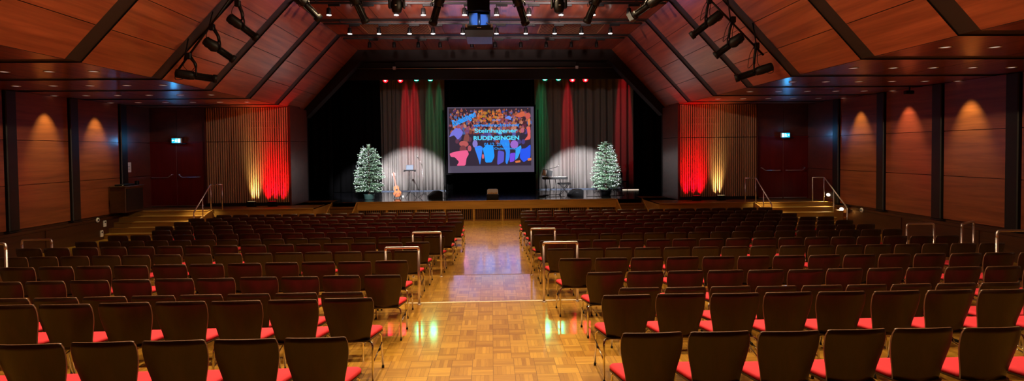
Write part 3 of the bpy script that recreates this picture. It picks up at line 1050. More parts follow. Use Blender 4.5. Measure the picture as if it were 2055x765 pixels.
# ------------------------------------------------------------------ theatre lamps
def profile_spot(p_lens, p_tail, hang, label, group, sc=1.0, big=False, barn=False):
    """ellipsoidal spotlight whose lens end is at p_lens, tail at p_tail, held by a yoke from the point hang"""
    a, b = Vector(p_tail), Vector(p_lens)
    L = (b - a).length
    t = thing('profile_spotlight', label, 'spotlight', tuple((a + b) / 2), 0, group)
    q = (b - a).to_track_quat('Z', 'Y').to_matrix().to_4x4()
    M = q
    r = 0.085 * sc
    mb = MB()
    mb.lathe([(0.02, -L / 2), (r * 0.95, -L / 2 + 0.01), (r * 1.15, -L / 2 + 0.10 * L), (r * (1.5 if big else 1.2), -L / 2 + 0.34 * L), (r * 1.05, -L / 2 + 0.45 * L), (r * 0.9, -L / 2 + 0.47 * L)], M_LAMP, 14, M)
    for k in range(4):
        th = PI / 4 + PI / 2 * k
        mb.box(-0.006, 0.006, r * 1.0, r * 1.35, -L / 2 + 0.04 * L, -L / 2 + 0.36 * L, M_LAMP, M @ Matrix.Rotation(th, 4, 'Z'))
    mb.build('lamp_house', t)
    mb = MB()
    mb.lathe([(r * 0.72, -0.04 * L), (r * 0.75, 0.05 * L), (r * 0.8, 0.38 * L), (r * 1.1, 0.40 * L), (r * 1.1, 0.5 * L), (r * 0.85, 0.5 * L), (r * 0.8, 0.46 * L)], M_LAMP, 14, M)
    for k in range(6):
        mb.box(-0.005, 0.005, r * 0.7, r * 0.92, -0.02 * L, 0.38 * L, M_LAMP, M @ Matrix.Rotation(PI / 3 * k, 4, 'Z'))
    mb.build('lens_tube', t)
    mb = MB()
    mb.lathe([(r * 0.86, 0.462 * L), (r * 0.6, 0.475 * L), (0.001, 0.48 * L)], M_LENS, 14, M)
    mb.build('lens', t)
    if barn:
        mb = MB()
        for k in range(4):
            mb.box(-r * 1.2, r * 1.2, r * 1.05, r * 1.07, 0.5 * L, 0.62 * L, M_GREYP, M @ Matrix.Rotation(PI / 2 * k, 4, 'Z'))
        mb.build('barn_door', t)
    # yoke and clamp in world orientation
    c = (a + b) / 2
    hg = Vector(hang) - c
    dirv = (b - a).normalized()
    side = dirv.cross(Vector((0, 0, 1))).normalized() * (r * 1.45)
    mb = MB()
    jo = Vector((0, 0, min(hg.z - 0.12, r * 2.2)))
    for s in (-1, 1):
        mb.tube([side * s, side * s + jo * 0.6, side * s * 0.6 + jo, jo], 0.017, M_LAMP, 6)
    mb.build('yoke', t)
    mb = MB()
    mb.tube([jo, (jo.x + (hg.x - jo.x) * 0.2, (hg.y) * 0.2, jo.z + (hg.z - jo.z) * 0.4), tuple(hg)], 0.03, M_LAMP, 8)
    mb.box(hg.x - 0.055, hg.x + 0.055, hg.y - 0.045, hg.y + 0.045, hg.z - 0.08, hg.z + 0.06, M_LAMP, bev=0.01)
    mb.build('clamp', t)
    mb = MB()
    tail = a - c
    mb.tube(bend([tuple(tail * 0.95), tuple(tail * 1.02 + Vector((0, 0, -0.16))), tuple(tail * 0.6 + Vector((0.02, 0, -0.1))), (jo.x + 0.06, 0, jo.z + 0.02), (hg.x + 0.05, hg.y, hg.z)], 0.12, 4), 0.008, M_RUBBER, 5)
    mb.tube(bend([(jo.x - 0.03, 0, jo.z), (jo.x - 0.14, 0.02, jo.z - 0.12), (hg.x - 0.16, hg.y, hg.z - 0.2), (hg.x - 0.04, hg.y, hg.z)], 0.15, 4), 0.007, M_RUBBER, 5)
    mb.build('cable', t)
    return t


def unproj(px, py, Y):
    """a hall point at depth Y from measured picture coordinates (horizon at row 302)"""
    a = math.atan((px - 1027.5) / 1100.0) + 0.0386
    yt = py + 0.010 * (px - 985)
    dep = Y * math.cos(0.0386) + Y * math.tan(a) * math.sin(0.0386)
    return Vector((Y * math.tan(a), Y, 2.17 + (302 - yt) / 1100.0 * dep))


YL = 12.3
GS = 'profile spotlights under the slopes'
# suspended pipes that follow the slopes and the flat ceiling
for sd, pa, pb in ((-1, unproj(372, 128, YL), unproj(478, -12, YL)), (1, unproj(1521, 100, YL), unproj(1412, -12, YL))):
    t = thing('lamp_pipe', 'black steel pipe under the %s-side slope carrying three spotlights' % ('guitar' if sd < 0 else 'keyboard'), 'pipe', tuple(pa), 0, 'lamp pipes under the ceiling')
    d = pb - pa
    mb = MB()
    mb.tube([tuple(d * -0.10), tuple(d * 1.25)], 0.024, M_LAMP, 8)
    mb.build('pipe', t)
    for f in (0.02, 0.5, 1.0):
        p = d * f
        up = ZS + (ZT - ZS) * ((pa.x + p.x - CL) / (TL - CL) if sd < 0 else (CR - pa.x - p.x) / (CR - TR)) - pa.z - p.z + 0.03
        mb = MB()
        mb.tube([tuple(p), tuple(p + Vector((0, 0.2, up)))], 0.014, M_LAMP, 6)
        mb.build('hanger', t)
t = thing('lamp_pipe', 'black steel pipe across the hall just above the photo carrying theatre lamps', 'pipe', (0, YL, 5.62), 0, 'lamp pipes under the ceiling')
mb = MB()
mb.tube([(-4.9, 0, 0), (4.6, 0, 0)], 0.024, M_LAMP, 8)
mb.build('pipe', t)
for x in (-4.2, -1.5, 1.4, 4.0):
    mb = MB()
    mb.tube([(x, 0, 0), (x, 0.1, 0.6)], 0.014, M_LAMP, 6)
    mb.build('hanger', t)

for lens, tail, hang, lab, big in (
        ((440, 159), (355, 147), (384, 112), 'black profile spotlight hanging lowest under the guitar-side slope', False),
        ((475, 121), (415, 80), (432, 55), 'black profile spotlight hanging second of three under the guitar-side slope', True),
        ((522, 78), (464, 34), (484, 8), 'black profile spotlight hanging highest under the guitar-side slope', False),
        ((1475, 158), (1552, 133), (1518, 92), 'black profile spotlight hanging lowest under the keyboard-side slope', False),
        ((1435, 113), (1491, 72), (1471, 40), 'black profile spotlight hanging second of three under the keyboard-side slope', True),
        ((1387, 74), (1449, 27), (1424, 2), 'black profile spotlight hanging highest under the keyboard-side slope', False)):
    profile_spot(unproj(*lens, YL + 0.18), unproj(*tail, YL - 0.18), unproj(*hang, YL), lab, GS, sc=1.0, big=big)
GF = 'profile spotlights on the cross pipe'
for lens, tail, lab, barn in (
        ((647, 40), (592, -18), 'black profile spotlight at the guitar-side end of the cross pipe', False),
        ((739, 46), (706, -24), 'black profile spotlight on the cross pipe, second from its guitar-side end', False),
        ((872, 50), (893, -22), 'black profile spotlight on the cross pipe just beside the projector, guitar side', False),
        ((1058, 50), (1034, -22), 'black profile spotlight on the cross pipe just beside the projector, keyboard side', False),
        ((1179, 46), (1210, -22), 'black profile spotlight on the cross pipe, second from its keyboard-side end', False),
        ((1272, 34), (1332, -8), 'black profile spotlight with pale flaps at the keyboard-side end of the cross pipe', True)):
    l, ta = unproj(*lens, YL + 0.25), unproj(*tail, YL - 0.2)
    h = (l + ta) / 2
    profile_spot(l, ta, (h.x, YL, 5.62), lab, GF, sc=1.05, barn=barn)
# moving heads
for px, lab in ((801, 'guitar'), (1124, 'keyboard')):
    c = unproj(px, 10, YL)
    t = thing('moving_head_lamp', 'black moving-head lamp on the cross pipe, %s side of the projector' % lab, 'stage lamp', tuple(c), 0, 'moving-head lamps')
    mb = MB()
    mb.box(-0.15, 0.15, -0.15, 0.15, 0.16, 0.30, M_LAMP, bev=0.03)
    mb.tube([(0, 0, 0.30), (0, 0, 5.62 - c.z)], 0.03, M_LAMP, 8)
    mb.build('base_box', t)
    for s in (-1, 1):
        mb = MB()
        mb.box(s * 0.155 - 0.025, s * 0.155 + 0.025, -0.07, 0.07, -0.10, 0.20, M_LAMP, bev=0.015)
        mb.build('yoke_arm', t)
    mb = MB()
    mb.lathe([(0.05, 0.14), (0.105, 0.12), (0.125, 0.02), (0.125, -0.08), (0.10, -0.17), (0.07, -0.195)], M_LAMP, 18)
    mb.build('head', t)
    mb = MB()
    mb.box(-0.02, 0.02, -0.128, -0.122, -0.06, -0.045, M_WHITE)
    mb.build('maker_plate', t)

# projector on its ceiling shaft
PJ = unproj(965, 68, 12.0)
t = thing('ceiling_projector', 'large black and grey projector hanging below the black ceiling shaft', 'projector', (PJ.x, 12.0, PJ.z), 0)
mb = MB()
mb.bbox(-0.30, 0.30, -0.30, 0.42, -0.06, 0.12, M_LAMP, None, 0.03)
mb.build('body', t)
mb = MB()
mb.rings([[(-0.31, -0.34, 0.0), (0.31, -0.34, 0.0), (0.28, -0.34, -0.15), (-0.27, -0.34, -0.15)], [(-0.31, 0.42, 0.0), (0.31, 0.42, 0.0), (0.28, 0.42, -0.15), (-0.27, 0.42, -0.15)]], M_GREYP)
mb.build('underside_cover', t)
mb = MB()
for x in (-0.03, 0.0, 0.03):
    mb.box(x - 0.01, x + 0.01, -0.305, -0.299, 0.055, 0.065, M_WHITE)
mb.build('front_badge', t)
mb = MB()
mb.lathe([(0.07, 0.42), (0.07, 0.48), (0.055, 0.48)], M_LENS, 16, Matrix.Rotation(-PI / 2, 4, 'X'))
mb.build('lens', t)
for x in (-0.27, 0.27):
    mb = MB()
    mb.box(x - 0.02, x + 0.02, -0.31, -0.28, 0.06, 0.13, M_STEEL)
    mb.build('clip', t)
t = thing('projector_mount', 'blue metal mount plates between projector and black ceiling shaft', 'mount', (PJ.x, 12.0, PJ.z + 0.12), 0)
mb = MB()
mb.box(-0.22, -0.035, -0.10, 0.10, 0.02, 0.295, M_BLUEM)
mb.build('mount_plate', t)
mb = MB()
mb.box(0.03, 0.23, -0.12, 0.12, 0.02, 0.26, M_BLUEM)
mb.build('mount_plate', t)
mb = MB()
mb.tube([(0, 0, 0.0), (0, 0, 0.298)], 0.03, M_STEEL, 10)
mb.build('pole', t)
mb = MB()
mb.tube([(0.15, -0.16, 0.08), (0.22, -0.18, 0.04), (0.28, -0.12, 0.0)], 0.01, M_WHITE, 6)
mb.build('cable', t)
zs = PJ.z + 0.12 + 0.30
M_SHAFT = plain('shaft_black', srgb(6, 6, 7), 0.8, spec=0.1)
t = thing('projector_shaft', 'black box shaft coming down from the ceiling above the projector', 'shaft', (PJ.x, 12.0, zs), 0)
mb = MB()
mb.box(-0.25, 0.23, -0.22, 0.22, 0.0, ZT - zs - 0.02, M_SHAFT, bev=0.01)
mb.build('casing', t)
mb = MB()
mb.box(-0.265, 0.245, -0.235, 0.235, 0.0, 0.03, M_LAMP)
mb.build('bottom_rim', t)

# narrow blue spot added out of view to light the mount plates
light('SPOT', (PJ.x + 0.1, 9.4, 4.95), 150, (0.30, 0.50, 1.0), aim=(PJ.x, 12.0, PJ.z + 0.27), size=0.03, angle=9, blend=0.4)

# ------------------------------------------------------------------ exit signs and wall fittings
def exit_sign(px, py, flip, lab):
    c = unproj(px, py, YW - 0.14)
    t = thing('exit_sign', lab, 'sign', tuple(c), 0, 'emergency exit signs')
    mb = MB()
    mb.box(-0.165, 0.165, 0.0, 0.09, -0.09, 0.09, M_WHITE, bev=0.008)
    mb.build('housing', t)
    mb = MB()
    mb.box(-0.155, 0.155, -0.006, 0.0, -0.08, 0.08, M_E_EXIT)
    f = mb.build('face', t)
    mb = MB()
    s = -1 if flip else 1
    y0, y1 = -0.009, -0.006
    def poly(pts):
        p = [(x * s, z) for x, z in pts]
        mb.prism(p if s > 0 else p[::-1], y0, y1, M_E_EXITW)
    # running figure
    mb.lathe([(0.014, 0), (0.014, 0.003)], M_E_EXITW, 10, Matrix.Translation((0.008 * s, y0, 0.055)) @ Matrix.Rotation(-PI / 2, 4, 'X'))
    poly([(-0.02, 0.036), (0.01, 0.038), (0.0, -0.012), (-0.022, -0.01)])
    poly([(0.008, 0.034), (0.04, 0.008), (0.034, 0.0), (0.0, 0.02)])
    poly([(-0.02, 0.034), (-0.045, 0.014), (-0.04, 0.004), (-0.016, 0.018)])
    poly([(0.0, -0.008), (0.03, -0.03), (0.022, -0.062), (0.012, -0.06), (0.014, -0.034), (-0.012, -0.014)])
    poly([(-0.004, -0.014), (-0.034, -0.045), (-0.06, -0.044), (-0.058, -0.055), (-0.03, -0.058), (0.006, -0.022)])
    # door and arrow
    poly([(0.06, 0.066), (0.145, 0.066), (0.145, -0.066), (0.06, -0.066)][::-1])
    poly([(-0.145, 0.008), (-0.11, 0.045), (-0.11, 0.016), (-0.075, 0.016), (-0.075, -0.004), (-0.11, -0.004), (-0.11, -0.032)][::-1])
    mb.build('pictogram', f)
    light('POINT', (c.x, c.y - 0.02, c.z), 15, (0.03, 0.42, 1.0), size=0.09)
    # wall arm holding it
    mb = MB()
    mb.box(-0.14, 0.32, 0.03, 0.14, -0.125, -0.098, M_LAMP)
    mb.build('bracket', t)
    return t


exit_sign(354.5, 282, False, 'glowing cyan exit sign with running figure above the cabinet-side double door')
exit_sign(1577, 271, True, 'glowing cyan exit sign with running figure above the double door by the lit stairs')

t = thing('wall_notice', 'small white paper notice on the dark wall panel beside the cabinet', 'notice', (XL + 0.09, 19.25, 1.72), 0)
mb = MB()
mb.box(0, 0.008, -0.15, 0.15, -0.17, 0.17, M_PAPER)
mb.build('sheet', t)
mb = MB()
mb.box(0.008, 0.0095, -0.09, -0.03, 0.06, 0.12, M_INK)
for z in (0.02, -0.03, -0.08):
    mb.box(0.008, 0.0095, -0.1, 0.09, z, z + 0.012, M_INK)
mb.build('printed_lines', t)

t = thing('wall_cabinet', 'dark brown closed cabinet standing out from the panelled wall near the stairs', 'cabinet', (XL + 0.16, 18.66, 0.27), 0)
mb = MB()
mb.box(0, 0.50, -0.46, 0.46, 0, 0.82, M_DADO, bev=0.008)
mb.build('body', t)
mb = MB()
mb.box(0, 0.53, -0.48, 0.48, 0.82, 0.86, M_DADO, bev=0.006)
mb.build('top', t)
mb = MB()
mb.box(0.50, 0.512, -0.42, 0.42, 0.05, 0.77, M_COL)
mb.build('front_panel', t)
t = thing('desk_console', 'low black console lying on the dark wall cabinet', 'console', (XL + 0.42, 18.55, 1.13), 0)
mb = MB()
mb.box(-0.15, 0.15, -0.28, 0.28, 0, 0.06, M_LAMP, bev=0.01)
mb.build('case', t)
mb = MB()
mb.box(0.10, 0.14, -0.284, -0.279, 0.02, 0.04, M_WHITE)
mb.build('display', t)
t = thing('desk_speaker', 'tiny black speaker at the far end of the dark wall cabinet', 'speaker', (XL + 0.52, 19.02, 1.13), 0)
mb = MB()
mb.box(-0.05, 0.05, -0.05, 0.05, 0, 0.14, M_LAMP, bev=0.01)
mb.build('case', t)
mb = MB()
mb.lathe([(0.035, 0.05), (0.026, 0.055), (0.001, 0.052)], M_RUBBER, 12, Matrix.Translation((0, 0, 0.07)) @ Matrix.Rotation(PI / 2, 4, 'X'))
mb.build('cone', t)

for x, sgx, y, lab in ((XL, 1, 17.75, 'cabinet'), (XR, -1, 17.45, 'step-light')):
    t = thing('wall_sensor', 'small round white sensor on the dado of the %s-side wall' % lab, 'sensor', (x + sgx * 0.06, y, 0.10), 0, 'round sensors on the dado')
    Mx = Matrix.Rotation(PI / 2 * sgx, 4, 'Y')
    mb = MB()
    mb.lathe([(0.075, 0), (0.075, 0.03), (0.05, 0.045)], M_WHITE, 16, Mx)
    mb.build('body', t)
    mb = MB()
    mb.lathe([(0.035, 0.045), (0.025, 0.056), (0.001, 0.06)], M_INK, 12, Mx)
    mb.build('lens', t)
for x, sgx, y, z, lab in ((XL, 1, 18.1, -0.06, 'white socket plate on the dado below the wall cabinet'), (XL, 1, 17.95, -0.36, 'cream socket box low on the dado before the stairs')):
    t = thing('wall_socket', lab, 'socket', (x + 0.03, y, z), 0)
    mb = MB()
    mb.box(0, 0.04, -0.06, 0.06, -0.1, 0.1, M_WHITE, bev=0.008)
    mb.build('plate', t)
    mb = MB()
    mb.box(0.04, 0.044, -0.03, 0.03, 0.02, 0.07, M_INK)
    mb.build('insert', t)
t = thing('wall_camera', 'small black bracket camera under the keyboard-side soffit by a column', 'camera', (XR - 0.5, 14.9, ZS), 0)
mb = MB()
mb.tube([(0, 0, 0), (0, 0, -0.12)], 0.02, M_LAMP, 8)
mb.build('bracket', t)
mb = MB()
mb.box(-0.14, 0.1, -0.06, 0.06, -0.22, -0.12, M_LAMP, bev=0.015)
mb.build('body', t)

# uplights at the foot of the slat screens
for px, py, col, pw, lab in ((503, 408, (1.0, 0.72, 0.32), 260, 'black floor lamp throwing warm light up the guitar-side slats'), (545, 408, (1.0, 0.0, 0.012), 1000, 'black floor lamp throwing red light up the guitar-side slats'),
                             (1398, 396, (1.0, 0.0, 0.012), 1000, 'black floor lamp throwing red light up the keyboard-side slats'), (1447, 396, (1.0, 0.72, 0.32), 260, 'black floor lamp throwing warm light up the keyboard-side slats')):
    y = YW - 0.42
    x = unproj(px, py, y).x
    t = thing('floor_uplight', lab, 'lamp', (x, y, ZST), 0, 'floor lamps below the slat screens')
    mb = MB()
    mb.box(-0.14, 0.14, -0.07, 0.07, 0.03, 0.19, M_LAMP, bev=0.02)
    mb.build('housing', t)
    mb = MB()
    mb.box(-0.16, 0.16, -0.02, 0.02, 0.0, 0.03, M_LAMP)
    mb.box(-0.165, -0.145, -0.02, 0.02, 0.0, 0.16, M_LAMP)
    mb.box(0.145, 0.165, -0.02, 0.02, 0.0, 0.16, M_LAMP)
    mb.build('bracket', t)
    mb = MB()
    mb.box(-0.12, 0.12, -0.05, 0.05, 0.19, 0.195, emit('uplight_glow', (*col, 1), 0.5))
    mb.build('lens', t)
    wide = col[1] < 0.1
    for dx in ((-0.22, 0.0, 0.22) if wide else (-0.07, 0.07)):
        light('SPOT', (x + dx * 0.5, y, ZST + 0.21), pw * (0.33 if wide else 0.5), col, aim=(x + dx * 1.2, y + 0.34, ZST + 1.25), size=0.03, angle=140, blend=1.0, squeeze=0.2 if wide else 0.14)

# ------------------------------------------------------------------ stage
def curtain(name, x0, x1, Y, z0, z1, mat, label, group, per=0.32, amp=0.13, seed=1):
    r = random.Random(seed)
    mb = MB()
    n = int((x1 - x0) / 0.03)
    ph, xs = 0.0, []
    fr = per
    for i in range(n + 1):
        x = x0 + (x1 - x0) * i / n
        ph += 2 * PI * 0.03 / fr
        if r.random() < 0.08:
            fr = per * r.uniform(0.6, 1.5)
        xs.append((x, math.sin(ph) * amp * (0.75 + 0.25 * math.sin(ph * 0.31 + seed)) + 0.012 * math.sin(ph * 2.7)))
    rows = 6
    v0 = len(mb.v)
    for j in range(rows + 1):
        t = j / rows
        z = z1 + (z0 - z1) * t
        for x, d in xs:
            mb.v.append((x + 0.015 * math.sin(t * 3 + x * 5), Y + d * (0.55 + 0.45 * t), z))
    k = n + 1
    for j in range(rows):
        for i in range(n):
            a = v0 + j * k + i
            mb.face((a, a + k, a + k + 1, a + 1), mat, True)
    o = mb.build(name)
    s = o.modifiers.new('thick', 'SOLIDIFY')
    s.thickness = 0.008
    return tag(o, label, 'curtain', group)


GC = 'stage curtains'
curtain('stage_curtain', -5.35, -2.25, 27.0, ZST + 0.02, 6.9, M_CURT, 'grey pleated curtain lit red and green behind the guitar', GC, seed=2)
curtain('stage_curtain', 2.2, 7.15, 27.0, ZST + 0.02, 6.9, M_CURT, 'grey pleated curtain lit red and white behind the keyboard', GC, seed=5)
curtain('stage_curtain', -2.35, 2.3, 27.25, ZST + 0.02, 6.9, M_CURTB, 'black curtain hanging behind the projection screen', GC, seed=7)
curtain('stage_curtain', -10.5, -5.3, 26.6, ZST + 0.02, 6.9, M_CURTB, 'black side curtain behind the fir tree on the guitar side', GC, seed=8, amp=0.09)
curtain('stage_curtain', 7.1, 10.4, 26.6, ZST + 0.02, 6.9, M_CURTB, 'black side curtain at the far keyboard side of the stage', GC, seed=9, amp=0.09)
curtain('stage_curtain', -9.5, -6.9, 24.2, ZST + 0.02, 6.9, M_CURTB, 'black leg curtain just inside the proscenium, guitar side', GC, seed=10, amp=0.09)
curtain('stage_curtain', 7.0, 9.4, 24.2, ZST + 0.02, 6.9, M_CURTB, 'black leg curtain just inside the proscenium, keyboard side', GC, seed=11, amp=0.09)
# valance and header
mb = MB()
mb.box(-7.4, 7.1, 22.95, 23.05, 5.14, 6.9, M_PROS)
tag(mb.build('stage_valance'), 'dark brown valance board across the top of the stage opening', 'valance')
t = thing('header_beam', 'dark beam with a thin bright pipe below the stage arch', 'beam', (0, 22.75, 5.62), 0)
mb = MB()
mb.box(-3.9, 3.6, -0.08, 0.12, 0.0, 0.42, M_PROS, bev=0.02)
mb.build('beam_box', t)
mb = MB()
mb.tube([(-6.6, -0.1, -0.06), (6.3, -0.1, -0.06)], 0.02, M_STEEL, 8)
mb.build('pipe', t)
for x in (-3.9, 3.6):
    mb = MB()
    mb.box(x - 0.06, x + 0.06, -0.12, 0.0, -0.1, 0.02, M_STEEL)
    mb.build('pulley', t)
for x0, x1 in ((-5.4, -2.2), (2.2, 7.1)):
    mb = MB()
    mb.box(x0, x1, 26.72, 26.80, ZST, ZST + 0.045, M_GREYP)
    tag(mb.build('curtain_weight_bar'), 'pale metal bar along the foot of the grey curtain, %s side' % ('guitar' if x0 < 0 else 'keyboard'), 'bar', 'bars at the curtain foot')

M_CORE_R = emit('core_red', (1.0, 0.55, 0.55), 3)
M_CORE_G = emit('core_green', (0.5, 1.0, 0.85), 3)
# PAR lamps along the header
for px, py, col, mt, aimx, lab in (
        (776, 161, 'red', M_E_RED, -4.1, 'outermost red stage lamp under the valance, guitar side'), (806, 161, 'red', M_E_RED, -3.7, 'inner red stage lamp under the valance, guitar side'),
        (838, 160, 'green', M_E_GREEN, -2.95, 'outer green stage lamp under the valance, guitar side'), (866, 160, 'green', M_E_GREEN, -2.5, 'inner green stage lamp under the valance, guitar side'),
        (1095, 159, 'green', M_E_GREEN, 2.42, 'inner green stage lamp under the valance, keyboard side'), (1122, 159, 'green', M_E_GREEN, 2.62, 'outer green stage lamp under the valance, keyboard side'),
        (1150, 160, 'red', M_E_RED, 3.82, 'inner red stage lamp under the valance, keyboard side'), (1176, 160, 'red', M_E_RED, 6.6, 'outermost red stage lamp under the valance, keyboard side')):
    c = unproj(px, py, 23.5)
    t = thing('stage_par_lamp', lab, 'stage lamp', tuple(c), 0, 'coloured stage lamps under the valance')
    Mq = Matrix.Rotation(PI / 2 + 0.45, 4, 'X')
    mb = MB()
    mb.lathe([(0.05, -0.20), (0.10, -0.17), (0.13, -0.02), (0.13, 0.03), (0.115, 0.03), (0.11, 0.0)], M_LAMP, 16, Mq)
    mb.build('housing', t)
    mb = MB()
    mb.lathe([(0.11, 0.002), (0.10, 0.03), (0.06, 0.045), (0.001, 0.05)] if col == 'red' else [(0.10, 0.002), (0.09, 0.02), (0.05, 0.03), (0.001, 0.033)], mt, 16, Mq if col == 'red' else Mq @ Matrix.Diagonal((1, 0.55, 1, 1)))
    mb.build('lens', t)
    mb = MB()
    mb.lathe([(0.05, 0.046), (0.03, 0.053), (0.001, 0.055)] if col == 'red' else [(0.05, 0.031), (0.03, 0.036), (0.001, 0.038)], M_CORE_R if col == 'red' else M_CORE_G, 12, Mq)
    mb.build('bright_core', t)
    mb = MB()
    mb.tube([(-0.14, 0, 0), (-0.14, 0, 0.16), (0.14, 0, 0.16), (0.14, 0, 0)], 0.01, M_LAMP, 6)
    mb.tube([(0, 0, 0.16), (0, 0, 0.55)], 0.015, M_LAMP, 6)
    mb.build('yoke', t)
    colr = (1.0, 0.01, 0.03) if col == 'red' else (0.02, 1.0, 0.36)
    light('SPOT', (c.x, 23.75, c.z - 0.05), 270 if col == 'red' else 62, colr, aim=(aimx, 27.0, 3.0), size=0.03, angle=84, blend=0.35, squeeze=0.105 if col == 'red' else 0.085)
    light('SPOT', (c.x, 23.35, c.z - 0.03), 30 if col == 'red' else 40, colr, aim=(c.x * 0.29, 6.9, -0.1), size=0.12, angle=9, blend=0.8)
    light('SPOT', (c.x, 23.3, c.z - 0.05), 40 if col == 'red' else 20, colr, aim=(c.x * 0.9, 21.0, 0.2), size=0.05, angle=60, blend=0.8)
# white front light from the cross pipe onto the stage
for lx, ax, az, pw in ((-1.2, -3.85, 0.45, 16000), (2.3, 4.35, 0.4, 16000), (-2.9, -5.75, -0.25, 9500), (3.4, 5.31, 0.05, 4200)):
    light('SPOT', (lx, 12.9, 5.0), pw, (0.93, 0.94, 1.0), aim=(ax, 26.5, az), size=0.04, angle=16.5 if pw > 9000 else 9.5, blend=0.45)
for lx, ax in ((0.7, -3.8), (-1.2, 4.6)):  # weak fill added to lift the upper grey curtains
    light('SPOT', (lx, 12.9, 5.0), 330, (1.0, 0.92, 0.86), aim=(ax, 26.5, 3.4), size=0.2, angle=26, blend=1.0)

# projection screen
SW, SH, SZ = 4.0, 3.04, 1.155
SCR = thing('projection_screen', 'lit projection screen showing a colourful crowd picture with cyan lettering', 'projection screen', (0.02, 25.5, SZ), 0)
mb = MB()
for x0, x1, z0, z1 in ((-2.09, -2.0, -0.09, 3.13), (2.0, 2.09, -0.09, 3.13), (-2.0, 2.0, -0.09, 0.0), (-2.0, 2.0, 3.04, 3.13)):
    mb.box(x0, x1, -0.03, 0.03, z0, z1, M_CURTB)
mb.build('frame', SCR)
mb = MB()
for x in (-1.9, 1.9):
    mb.tube([(x, 0, 3.1), (x, 0, 5.6)], 0.012, M_LAMP, 6)
mb.build('hanging_cable', SCR)
mb = MB()
for x in (-2.2, 2.2):
    mb.tube([(x, 0.05, -0.9), (x, 0.05, 2.9)], 0.02, M_LAMP, 8)
mb.build('support_post', SCR)


class Pict:
    """flat colour shapes of the projected picture, in picture coordinates u right 0..1, v down 0..1"""
    def __init__(s):
        s.v, s.f, s.c, s.layer = [], [], [], 0

    def poly(s, pts, col):
        s.layer += 1
        y = -0.002 - s.layer * 0.000015
        n = len(s.v)
        for u, v in pts:
            u, v = min(max(u, 0), 1), min(max(v, 0), 1)
            s.v.append(((u - 0.5) * SW, y, (1 - v) * SH))
        s.f.append(tuple(range(n, n + len(pts))))
        s.c.append(srgb(*col))

    def smooth(s, pts, col):
        for _ in range(2):
            q = []
            for a, b in zip(pts, pts[1:] + pts[:1]):
                q += [(a[0] * .88 + b[0] * .12, a[1] * .88 + b[1] * .12), (a[0] * .12 + b[0] * .88, a[1] * .12 + b[1] * .88)]
            pts = q
        s.poly(pts, col)

    def ell(s, u, v, a, b, col, rot=0.0, n=12):
        P = []
        for i in range(n):
            th = 2 * PI * i / n
            x, z = a * math.cos(th), b * math.sin(th)
            P.append((u + (x * math.cos(rot) - z * math.sin(rot)), v + (x * math.sin(rot) + z * math.cos(rot)) * SW / SH))
        s.poly(P[::-1], col)


pc = Pict()
pc.poly([(0, 0), (1, 0), (1, 1), (0, 1)][::-1], (78, 70, 88))
pc.poly([(0.015, 0.02), (0.965, 0.012), (0.965, 0.9), (0.02, 0.895)][::-1], (48, 38, 50))
rp = random.Random(21)
pal_top = [(176, 92, 62), (130, 62, 52), (108, 48, 66), (96, 60, 110), (70, 90, 170), (160, 76, 84), (200, 128, 84), (64, 40, 50), (80, 110, 180), (140, 84, 130), (60, 40, 56), (84, 50, 60)]
for row in range(9):
    v = 0.045 + row * 0.042
    k = 34 - row * 2
    for i in range(k):
        u = 0.025 + 0.93 * (i + rp.random()) / k
        sz = (0.010 + row * 0.0018) * rp.uniform(0.75, 1.5)
        v = 0.045 + row * 0.042 + rp.uniform(-0.018, 0.018)
        body = tuple(int(q * 0.82) for q in pal_top[rp.randrange(len(pal_top))])
        if 0.35 < u < 0.62 and row < 4:
            body = (150 + rp.randrange(60), 84 + rp.randrange(40), 44)
        pc.ell(u, v + sz * 1.9, sz * 1.2, sz * 1.3, body, rp.uniform(-.4, .4), 9)
        pc.ell(u, v, sz * 0.62, sz * 0.72, rp.choice([(158, 92, 74), (118, 64, 54), (182, 116, 94), (70, 40, 40), (138, 74, 96)]), 0, 8)
pc.poly([(0.02, 0.42), (0.965, 0.40), (0.965, 0.9), (0.02, 0.895)][::-1], (50, 40, 54))
Z = lambda L: [((x - 100) / 820.0, (y - 78) / 617.0) for x, y in L]


def fig(L, col):
    pc.smooth(Z(L)[::-1], col)


for i in range(26):
    u, v = rp.uniform(0.03, 0.95), rp.uniform(0.36, 0.55)
    pc.ell(u, v, 0.022, 0.03, rp.choice([(92, 52, 70), (70, 60, 120), (128, 62, 58), (60, 46, 62), (84, 84, 150)]), rp.uniform(-.5, .5))
fig([(112, 360), (135, 310), (180, 270), (215, 275), (245, 310), (235, 345), (195, 385), (160, 340)], (112, 110, 205))
pc.ell(0.12, 0.29, 0.022, 0.026, (150, 70, 86))
fig([(245, 400), (260, 340), (285, 320), (305, 350), (300, 395), (270, 415)], (126, 70, 66))
pc.ell(0.185, 0.56, 0.055, 0.035, (176, 84, 84), 0.1)
pc.ell(0.175, 0.64, 0.04, 0.045, (120, 60, 66))
fig([(115, 515), (150, 500), (215, 488), (285, 482), (298, 520), (275, 560), (265, 628), (180, 628), (205, 592), (165, 548), (128, 545)], (226, 92, 136))
pc.ell(0.25, 0.63, 0.022, 0.035, (176, 84, 96))
pc.ell(0.315, 0.56, 0.03, 0.045, (128, 116, 190))
fig([(350, 455), (400, 440), (432, 455), (415, 560), (403, 625), (385, 560)], (58, 126, 236))
pc.ell(0.405, 0.755, 0.012, 0.03, (206, 100, 110))
fig([(430, 470), (470, 430), (530, 440), (542, 545), (515, 600), (455, 602), (442, 520)], (34, 146, 246))
fig([(575, 485), (635, 500), (630, 596), (565, 628)], (86, 82, 190))
fig([(590, 400), (640, 360), (685, 400), (690, 500), (684, 560), (660, 622), (645, 600), (652, 500)], (46, 128, 230))
